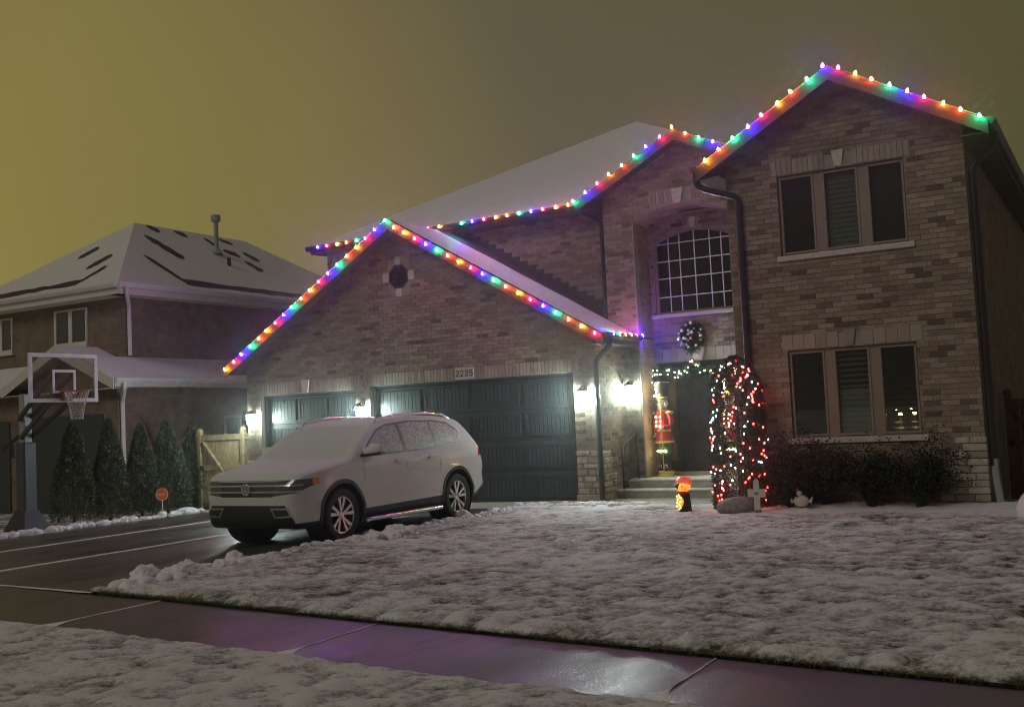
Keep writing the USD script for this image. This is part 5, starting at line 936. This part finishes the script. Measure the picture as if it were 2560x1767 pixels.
for xe in (lx, -17.5):
    a, b = np.array((px_, -0.43, pz_ - 0.02)), np.array((xe, -0.43, lz - 0.02)); MB().add([a, b, b - [0, 0, .26], a - [0, 0, .26], a + [0, .03, 0], b + [0, .03, 0], b + [0, .03, -.26], a + [0, .03, -.26]], [[0, 1, 2], [0, 2, 3], [4, 6, 5], [4, 7, 6], [0, 4, 5], [0, 5, 1], [3, 2, 6], [3, 6, 7], [1, 5, 6], [1, 6, 2], [0, 3, 7], [0, 7, 4]]).build('rake_board', 'white_trim', N)
MB().slab([(-17.5, -0.40, lz), (-21.4, -0.40, lz), (-21.4, 0.9, 3.75), (-17.5, 0.9, 3.75)], 0.05).build('lower_roof', 'snow_clean', N); MB().box(-21.4, -17.5, -0.43, -0.40, lz - 0.24, lz - 0.02).build('fascia', 'white_trim', N); MB().box(-21.4, lx, -0.40, 0.02, lz - 0.25, lz - 0.235).build('soffit', 'white_trim', N)
MB().box(-17.2, -13.95, -0.015, 0.021, -0.35, 2.25).build('garage_door', 'garage_paint', N)
MB().box(-20.6, -17.8, -0.015, 0.021, -0.35, 2.2).build('garage_door', 'garage_paint', N)
spout([(-13.68, 0.62, ez - 0.08), (-13.68, 0.62, ez - 0.28), (-14.14, 1.05, ez - 0.58), (-14.14, 1.05, 3.78)], N, 'white_metal'); spout([(-12.93, -0.15, lz - 0.08), (-12.93, -0.15, lz - 0.26), (-13.34, 0.12, lz - 0.55), (-13.34, 0.12, -0.1)], N, 'white_metal')

# ------------------------------------------------------------------ the row of arborvitae
def arb(x, y, h, r, label, seed):
    rs = np.random.RandomState(seed); z = float(gz(x)) - 0.02; t = thing('arborvitae', label, 'evergreen', (x, y, z), group='row of small evergreens beside the driveway'); MB().tube([(x, y, z - 0.05), (x, y, z + h * 0.85)], [0.045, 0.01], 6).build('trunk', 'bark', t)
    n = 15000; u = rs.rand(n) ** 0.75; prof = np.interp(u, [0, 0.08, 0.3, 0.55, 0.8, 0.95, 1.0], [0.86, 1.0, 0.97, 0.72, 0.38, 0.12, 0.02]); a = rs.uniform(0, 6.2832, n)
    b = 1 + 0.45 * (meshkit.fbm(np.stack([np.cos(a) * 1.8 + seed, np.sin(a) * 1.8, u * 6], 1), octaves=3) - 0.5); rr = r * prof * b * (1 - 0.5 * rs.rand(n) ** 2.5)
    P = np.stack([x + rr * np.cos(a), y + rr * np.sin(a), z + 0.02 + u * h], 1); d = np.stack([np.cos(a) * 0.6, np.sin(a) * 0.6, rs.uniform(0.2, 1.2, n)], 1) + rs.normal(0, 0.3, (n, 3)); d /= np.linalg.norm(d, axis=1, keepdims=True)
    leaf_cloud(MB(), P, d, 0.075, 0.012, rs).build('foliage', 'arborvitae', t, kind='stuff')
arb(-11.75, -2.55, 2.18, 0.46, 'conical evergreen nearest the basketball hoop', 1)
arb(-11.55, -1.75, 2.22, 0.40, 'slim conical evergreen, second from the basketball hoop', 2)
arb(-11.35, -1.02, 2.08, 0.40, 'middle conical evergreen of the row of five', 3)
arb(-11.2, -0.38, 2.12, 0.50, 'bushy snow-dusted evergreen behind the round orange sign', 4)
arb(-11.15, 0.35, 2.05, 0.42, 'conical evergreen nearest the wooden gate', 5)

# ------------------------------------------------------------------ basketball hoop, yard sign
HX, HY = -11.25, -4.05; zb = float(gz(HX)) - 0.02
t = thing('basketball_hoop', 'basketball hoop with clear backboard on a padded pole beside the driveway', 'basketball hoop', (HX, HY, zb))
MB().cbox(HX - 0.09, HX + 0.09, HY - 0.09, HY + 0.09, zb, 2.62, 0.012).build('pole', 'pole_grey', t)
MB().cbox(HX - 0.15, HX + 0.15, HY - 0.15, HY + 0.15, zb + 0.22, 1.62, 0.03).build('pole_pad', 'pad_grey', t); MB().mf(m3.Manifold.hull_points(np.array([(HX + a * 0.36, HY + b * 0.32, zb) for a in (-1, 1) for b in (-1, 1)] + [(HX + a * 0.16, HY + b * 0.16, zb + 0.42) for a in (-1, 1) for b in (-1, 1)], float))).build('base', 'black_plastic', t)
bxX, by0, by1, bz0, bz1 = -9.12, -5.44, -3.92, 2.355, 3.295; bc = (by0 + by1) / 2
bp = MB().prism(sbox(by0, bz0, by1, bz1).difference(sbox(by0 + 0.075, bz0 + 0.075, by1 - 0.075, bz1 - 0.075)), bxX - 0.02, bxX + 0.015, 'x').build('backboard_frame', 'white_paint', t)
MB().prism(sbox(by0 + 0.07, bz0 + 0.07, by1 - 0.07, bz1 - 0.07), bxX - 0.004, bxX + 0.004, 'x').build('backboard_panel', 'acrylic', t)
MB().prism(sbox(bc - 0.26, bz0 + 0.17, bc + 0.26, bz0 + 0.63).difference(sbox(bc - 0.205, bz0 + 0.225, bc + 0.205, bz0 + 0.575)), bxX + 0.006, bxX + 0.009, 'x').build('target_square', 'white_paint', t)
for s in (-1, 1):
    for (z0_, z1_, xx) in ((2.10, 2.62, -0.05), (1.72, 2.42, 0.02)): MB().bar((HX + xx, HY + s * 0.12, z0_), (bxX - 0.03, bc + s * 0.22, z1_ + 0.28 * (z0_ > 2)), 0.05, 0.09).build('arm', 'black_plastic', t)
MB().bar((HX - 0.75, HY, 1.50), (HX + 0.2, HY, 1.95), 0.05, 0.06).cbox(HX - 0.45, HX - 0.37, HY - 0.04, HY + 0.04, 1.30, 1.58).build('lift_handle', 'black_plastic', t)
MB().cbox(bxX + 0.016, bxX + 0.13, bc - 0.11, bc + 0.11, bz0 + 0.02, bz0 + 0.22, 0.02).build('rim_bracket', 'rim_orange', t)
rx = bxX + 0.13 + 0.235; MB().tube([(rx + 0.228 * math.cos(a), bc + 0.228 * math.sin(a), bz0 + 0.20) for a in np.linspace(0, 6.2832, 33)], 0.011, 8).build('rim', 'rim_orange', t, smooth=True)
nt = MB(); k = 12
def npt(i, j): rr = np.interp(j, [0, 1, 2, 3, 4, 5], [0.225, 0.195, 0.165, 0.14, 0.122, 0.115]); a = (i + 0.5 * (j % 2)) * 2 * math.pi / k; return (rx + rr * math.cos(a), bc + rr * math.sin(a), bz0 + 0.19 - 0.105 * j)
for i in range(k):
    for j in range(5):
        for o in ((0, -1) if j % 2 == 0 else (0, 1)): nt.tube([npt(i, j), npt(i + o, j + 1)], 0.006, 4, False)
nt.tube([npt(i, 5) for i in range(k + 1)], 0.006, 4).build('net', 'net_cord', t)
t = thing('yard_sign', 'round orange security sign on a thin stake beside the evergreens', 'sign', (-9.75, -1.82, -0.12), 0.52, local=True)
MB().tube([(0, 0, -0.05), (0, 0, 0.34)], 0.010, 6).build('stake', 'white_metal', t); ds = MB().prism([(0.135 * math.cos(a), 0.46 + 0.135 * math.sin(a)) for a in np.linspace(0, 6.2832, 33)[:-1]], -0.02, -0.012).build('disc', 'sign_orange', t)
MB().prism(Polygon([(0.135 * math.cos(a), 0.46 + 0.135 * math.sin(a)) for a in np.linspace(0, 6.2832, 33)[:-1]]).difference(Polygon([(0.123 * math.cos(a), 0.46 + 0.123 * math.sin(a)) for a in np.linspace(0, 6.2832, 33)[:-1]])), -0.0225, -0.0205).build('rim_line', 'bauble_white', ds)
mb = MB(); rs = np.random.RandomState(3)
for i in range(9): mb.box(-0.085 + i * 0.019, -0.085 + i * 0.019 + rs.uniform(0.008, 0.014), -0.0225, -0.0205, 0.448, 0.448 + rs.uniform(0.018, 0.028))
mb.build('lettering', 'bauble_white', ds)

# ------------------------------------------------------------------ the car
from scipy.interpolate import PchipInterpolator as PI_
def make_car(loc, rotz):
    t = thing('parked_suv', 'white SUV with frosted windows parked nose out on the driveway', 'car', loc, rotz, local=True)
    sx = [0.0, 0.02, 0.05, 0.10, 0.18, 0.32, 0.55, 0.9, 1.04, 1.12, 1.4, 1.65, 1.9, 2.15, 2.6, 3.2, 3.75, 4.08, 4.24, 4.42, 4.60, 4.73, 4.81, 4.86, 4.89, 4.91]
    zt_ = PI_(sx, [0.76, 0.85, 0.92, 0.985, 1.025, 1.06, 1.10, 1.145, 1.165, 1.195, 1.38, 1.535, 1.655, 1.715, 1.755, 1.765, 1.748, 1.715, 1.67, 1.53, 1.33, 1.17, 1.07, 0.99, 0.93, 0.86])
    zb_ = PI_(sx, [0.44, 0.38, 0.33, 0.29, 0.26, 0.25, 0.24, 0.24, 0.24, 0.24, 0.24, 0.24, 0.24, 0.24, 0.24, 0.24, 0.24, 0.24, 0.25, 0.26, 0.29, 0.33, 0.38, 0.42, 0.46, 0.50])
    w_ = PI_(sx, [0.66, 0.74, 0.80, 0.855, 0.90, 0.945, 0.975, 0.985, 0.985, 0.985, 0.985, 0.985, 0.985, 0.985, 0.985, 0.985, 0.985, 0.982, 0.978, 0.97, 0.955, 0.925, 0.89, 0.85, 0.81, 0.76])
    S = np.unique(np.concatenate([sx, np.linspace(0.1, 4.85, 60)])); rings = []
    for x in S:
        zt, zb, w = float(zt_(x)), float(zb_(x)), float(w_(x)); be = min(1.19, zt - 0.05); ze = zt - 0.045 - 0.02 * min(1, max(0, (zt - 1.2) / 0.4))
        f = np.array([0.10, 0.28, 0.42, 0.56, 0.68, 0.80, 0.90, 1.0]); off = np.array([-0.03, -0.004, -0.016, -0.018, -0.002, -0.004, -0.014, -0.03])
        h = [(0, zb), (w * 0.55, zb), (w * 0.9, zb + 0.005)] + [(w + o, zb + (be - zb) * q) for q, o in zip(f, off)]
        ye = w - 0.03 - max(0.0, ze - be) * 0.36 - 0.01
        h += [((w - 0.03) * (1 - q) + ye * q + 0.012 * math.sin(math.pi * q) * (ze - be > 0.1), be * (1 - q) + ze * q) for q in (0.33, 0.66, 1.0)]
        h += [(ye - 0.03, ze + (zt - ze) * 0.55), (ye - 0.11, zt - 0.008), (ye * 0.5, zt), (0, zt)]
        h = np.array(h); ring = np.vstack([h, (h * [-1, 1])[1:-1][::-1]]); rings.append(np.column_stack([np.full(len(ring), x), ring]))
    n = len(rings[0]); V = np.vstack(rings); F = []
    for i in range(len(rings) - 1):
        for j in range(n): k = (j + 1) % n; a, b, c, d = i * n + j, i * n + k, (i + 1) * n + k, (i + 1) * n + j; F += [[a, c, b], [a, d, c]]
    V = np.vstack([V, rings[0].mean(0), rings[-1].mean(0)]); m0, m1 = len(V) - 2, len(V) - 1
    for j in range(n): k = (j + 1) % n; F += [[m0, j, k], [m1, (len(rings) - 1) * n + k, (len(rings) - 1) * n + j]]
    F = np.array(F)
    if trimesh.Trimesh(V, F, process=False).volume < 0: F = F[:, ::-1]
    B = m3.Manifold(m3.Mesh(vert_properties=V.astype(np.float32), tri_verts=F.astype(np.uint32)))
    def side(poly, y0, y1): mb = MB().prism(poly, y0, y1, 'y'); v, f = mb.arr(); return man(v, f)
    def man(v, f):
        q = trimesh.Trimesh(v, f, process=True); q.merge_vertices()
        if q.volume < 0: q.invert()
        return m3.Manifold(m3.Mesh(vert_properties=np.array(q.vertices, np.float32), tri_verts=np.array(q.faces, np.uint32)))
    def front(poly, x0, x1): v, f = MB().prism(poly, x0, x1, 'x').arr(); return man(v, f)
    def grow(m, s): return m.translate((-2.5, 0, -0.9)).scale((1 + s * 0.5, 1 + s, 1 + s * 0.4)).translate((2.5, 0, 0.9))
    ax = (0.93, 3.91); RW = 0.385
    def cyl(x, r, y0, y1): return m3.Manifold.cylinder(abs(y1 - y0), r, r, 48).rotate((90, 0, 0)).translate((x, max(y0, y1), 0.40))
    arches = sum((cyl(x, 0.495, -1.2, -0.6) + cyl(x, 0.495, 0.6, 1.2) for x in ax), m3.Manifold()); inner = sum((cyl(x, 0.44, -1.2, -0.6) + cyl(x, 0.44, 0.6, 1.2) for x in ax), m3.Manifold())
    low = side([(-0.2, 0), (5.3, 0), (5.3, 0.62), (4.80, 0.56), (4.45, 0.40), (3.4, 0.45), (1.4, 0.43), (0.62, 0.40), (0.42, 0.36), (-0.2, 0.34)], -1.2, 1.2) + front([(-0.84, 0.2), (-0.80, 0.40), (-0.70, 0.60), (0.70, 0.60), (0.80, 0.40), (0.84, 0.2)], -0.2, 0.5)
    dlo = [(1.44, 1.215), (1.66, 1.375), (1.92, 1.54), (2.20, 1.622), (2.80, 1.662), (3.50, 1.652), (3.86, 1.605), (4.06, 1.50), (4.09, 1.45), (4.03, 1.38), (3.85, 1.315), (3.5, 1.262), (2.9, 1.235), (2.1, 1.22)]
    D = Polygon(dlo); trim2 = D.buffer(0.028, join_style=1); piers = sbox(2.44, 1, 2.53, 1.8).union(Polygon([(3.30, 1), (3.34, 1), (3.38, 1.8), (3.34, 1.8)])); G = D.difference(piers)
    both = lambda poly: side(poly, -1.2, -0.55) + side(poly, 0.55, 1.2)
    DT = both(trim2); gl = [both(q) for q in (G.geoms if hasattr(G, 'geoms') else [G])]
    ws_poly = [(-0.82, 1.205), (0.82, 1.205), (0.745, 1.42), (0.675, 1.65), (-0.675, 1.65), (-0.745, 1.42)]; WS_ = front(ws_poly, 1.06, 2.1)
    lamp = [(0.49, 0.725), (0.86, 0.765), (0.95, 0.86), (0.965, 0.955), (0.49, 0.925)]; mir = lambda p: [(-y, z) for y, z in p][::-1]
    GR_ = front([(-0.49, 0.715), (0.49, 0.715), (0.49, 0.925), (-0.49, 0.925)], -0.2, 0.4); HL = front(lamp, -0.2, 0.44) + front(mir(lamp), -0.2, 0.44)
    tail = both(Polygon([(4.58, 1.04), (5.2, 0.99), (5.2, 1.19), (4.62, 1.17)]))
    cut = arches + low + DT + WS_ + GR_ + HL + tail; body = B - cut
    for x, z0, z1 in ((1.40, 0.46, 1.17), (2.485, 0.46, 1.18), (3.40, 0.98, 1.22)):
        for s in (-1, 1): body = body - m3.Manifold.cube((0.010, 0.3, z1 - z0)).translate((x, 0.972 if s > 0 else -1.272, z0))
    body = body - side([(3.40, 0.98), (3.41, 0.98), (3.36, 0.47), (3.35, 0.47)], -1.2, -0.972) - m3.Manifold.cube((0.5, 1.5, 0.008)).translate((-0.2, -0.75, 0.935))
    pt = lambda m, name, mat, par=t, sm=32, label=None: MB().mf(m).build(name, mat, par, smooth=sm, label=label)
    bd = pt(body, 'body', 'car_paint'); pt((B ^ low) - arches, 'lower_cladding', 'car_black'); [pt((grow(B, 0.010) ^ (cyl(x, 0.495, y0, y1) - cyl(x, 0.44, y0, y1))), 'arch_trim', 'car_black') for x in ax for y0, y1 in ((-1.2, -0.6), (0.6, 1.2))]
    pt((B ^ DT) - sum(gl, m3.Manifold()), 'window_trim', 'car_black')
    half = lambda sg: m3.Manifold.cube((8, 3, 4)).translate((-1, 0 if sg > 0 else -3, -1))
    for g in gl:
        for sg in (-1, 1): pt((B ^ g) ^ half(sg), 'side_window', 'frost_side')
    pt(B ^ WS_, 'windscreen', 'frost_screen', label='windscreen covered with snow'); gp = pt((B ^ GR_).translate((0.012, 0, 0)), 'grille', 'car_black')
    hl = B ^ HL; pt(hl ^ m3.Manifold.cube((3, 3, 3)).translate((-1, -3, 0)), 'headlight', 'lamp_glass'); pt(hl ^ m3.Manifold.cube((3, 3, 3)).translate((-1, 0, 0)), 'headlight', 'lamp_glass')
    Bg = grow(B, 0.007)
    for z in (0.775, 0.860): pt(Bg ^ front([(-0.88, z), (0.88, z), (0.9, z + 0.022), (-0.9, z + 0.022)], -0.2, 0.42) , 'grille_bar', 'chrome', gp)
    for s in (-1, 1):
        am = [(s * 0.915, 0.86), (s * 0.99, 0.86), (s * 0.99, 0.95), (s * 0.93, 0.945)]; pt(grow(B, 0.004) ^ front(am if s > 0 else am[::-1], 0.33, 0.44), 'side_marker', 'amber')
        o = [(s * 0.44, 0.565), (s * 0.74, 0.565), (s * 0.80, 0.44), (s * 0.52, 0.425)]; P = Polygon(o); pt(Bg ^ front(P.difference(P.buffer(-0.022)), -0.2, 0.42), 'fog_trim', 'alloy'); MB().sphere((0.115 if 1 else 0, s * 0.70, 0.50), 0.05, 2, (0.5, 1, 0.8)).build('fog_lamp', 'lamp_glass', t, smooth=True)
        MB().mf(m3.Manifold.hull_points(np.array([(1.52 + a * 0.07, s * (0.99 + b * 0.06), 1.24 + c * 0.03) for a in (-1, 1) for b in (-1, 1) for c in (-1, 1)] + [(1.54, s * 1.15, 1.22), (1.58, s * 1.19, 1.28), (1.54, s * 1.19, 1.36), (1.58, s * 1.00, 1.36), (1.64, s * 1.02, 1.22), (1.64, s * 1.18, 1.23), (1.65, s * 1.18, 1.35), (1.65, s * 1.0, 1.35)], float)).translate((0, 0, 0.012))).build('mirror', 'car_paint', t, smooth=45)
        MB().mf(m3.Manifold.hull_points(np.array([(1.48 + a * 0.12, s * (0.955 + 0.0 * a), 1.20 + c * 0.02) for a in (-1, 1) for c in (-1, 1)] + [(1.545, s * 1.185, 1.20), (1.66, s * 1.18, 1.20), (1.545, s * 1.185, 1.24), (1.66, s * 1.18, 1.24)], float))).build('mirror_base', 'car_black', t, smooth=45)
        for x in (2.30, 3.18): MB().mf(m3.Manifold.hull_points(np.array([(x + a * 0.11, s * (0.965 + d * 0.045), 1.085 + c * 0.017) for a in (-1, 1) for d in (0, 1) for c in (-1, 1)], float) * [1, 1, 1] - 0)).build('door_handle', 'car_paint', t, smooth=40)
        zz = lambda x: float(zt_(x)); rl = [(1.98, s * 0.72, zz(1.98) - 0.03), (2.1, s * 0.715, zz(2.1) + 0.025), (2.6, s * 0.71, zz(2.6) + 0.035), (3.3, s * 0.71, zz(3.3) + 0.035), (3.85, s * 0.71, zz(3.85) + 0.03), (4.1, s * 0.71, zz(4.1) - 0.03)]; MB().tube(rl, 0.019, 8).build('roof_rail', 'chrome', t, smooth=True)
        MB().tube([(1.42, s * 0.97, 0.26), (1.5, s * 1.02, 0.265), (3.30, s * 1.02, 0.265), (3.38, s * 0.97, 0.26)], 0.035, 10).build('side_step', 'chrome', t, smooth=True)
    [pt((B ^ tail) ^ half(sg), 'tail_light', 'tail_red') for sg in (-1, 1)]
    em = MB().lathe([(0.070, -0.006), (0.083, -0.006), (0.083, 0.008), (0.070, 0.008)], 32, (0, 0, 0)); em.lathe([(0.0, -0.004), (0.07, -0.004), (0.07, -0.012)], 24)
    e2 = MB()
    for a, b in (((-0.030, 0.062), (0.0, 0.006)), ((0.030, 0.062), (0.0, 0.006)), ((-0.058, 0.036), (-0.028, -0.056)), ((0.058, 0.036), (0.028, -0.056)), ((-0.028, -0.056), (0.0, 0.0)), ((0.028, -0.056), (0.0, 0.0))): e2.bar((-0.004, a[0], a[1]), (-0.004, b[0], b[1]), 0.013, 0.010, (1, 0, 0))
    v, f = em.arr(); R_ = np.array([[0, 0, -1], [0, 1, 0], [1, 0, 0]], float); eb = MB().add(v @ R_.T + [-0.012, 0, 0.822], f).build('round_emblem', 'chrome', t, smooth=35); v, f = e2.arr(); MB().add(v + [-0.018, 0, 0.822], f).build('emblem_letters', 'chrome', eb)
    for x in ax:
        for s in (-1, 1):
            MB().lathe([(0.44, 0.0), (0.44, 0.34), (0.0, 0.34)], 32, (x, s * 0.94, 0.40), np.array([[1, 0, 0], [0, 0, -s], [0, 1, 0]])).build('wheel_well', 'car_well', t)
            Mx = np.array([[1, 0, 0], [0, 0, s], [0, 1, 0]], float); at = (x, s * 0.835, RW)
            tp = [(0.25, -0.115), (0.33, -0.125), (0.365, -0.115), (0.383, -0.09), (0.385, 0.0), (0.383, 0.09), (0.365, 0.115), (0.33, 0.125), (0.262, 0.112)]
            wh = MB().lathe(tp, 48, at, Mx).build('wheel', 'tyre', t, smooth=35); MB().lathe([(0.262, 0.112), (0.262, 0.102), (0.245, 0.095), (0.235, 0.02), (0.235, -0.10)], 48, at, Mx).build('rim', 'alloy', wh, smooth=35); MB().lathe([(0.236, 0.02), (0.10, 0.0), (0.0, 0.0)], 32, at, Mx).build('brake_shade', 'car_well', wh)
            sp = MB().lathe([(0.0, 0.095), (0.05, 0.092), (0.066, 0.075), (0.07, 0.04)], 20, at, Mx)
            for k in range(5):
                a = k * 2 * math.pi / 5 + 0.3
                for o in (-0.24, 0.24):
                    d0, d1 = np.array([math.cos(a + o * 0.55), math.sin(a + o * 0.55)]), np.array([math.cos(a + o), math.sin(a + o)]); n0 = np.array([-d1[1], d1[0]]); P = []
                    for d, r_, wd, zf in ((d0, 0.05, 0.016, 0.085), (d1, 0.25, 0.026, 0.104)):
                        for e in (-1, 1): P += [(*(d * r_ + n0 * wd * e), zf), (*(d * r_ + n0 * wd * e * 1.2), zf - 0.035)]
                    hv = np.array(m3.Manifold.hull_points(np.array(P, float)).to_mesh().vert_properties)[:, :3]; hf = np.array(m3.Manifold.hull_points(np.array(P, float)).to_mesh().tri_verts); sp.add(hv @ Mx.T + at, hf)
            sp.build('spokes', 'alloy', wh, smooth=30)
    return t
make_car((-2.12, -6.97, -0.012), math.pi / 2)

# ------------------------------------------------------------------ the damp winter air
M['haze'] = usdkit.material(stage, '/World/Looks/haze_look', {'v': ('principled_volume', {'color': (0.9, 0.9, 0.9), 'density': HAZE, 'anisotropy': HAZE_G})}, volume='v.volume') if HAZE > 0 else None
if HAZE > 0: solo(MB().box(-42, 30, -24, 60, -1.4, 13.5), 'haze', 'haze', 'thin damp winter air hanging over the whole scene', 'haze', kind='stuff')
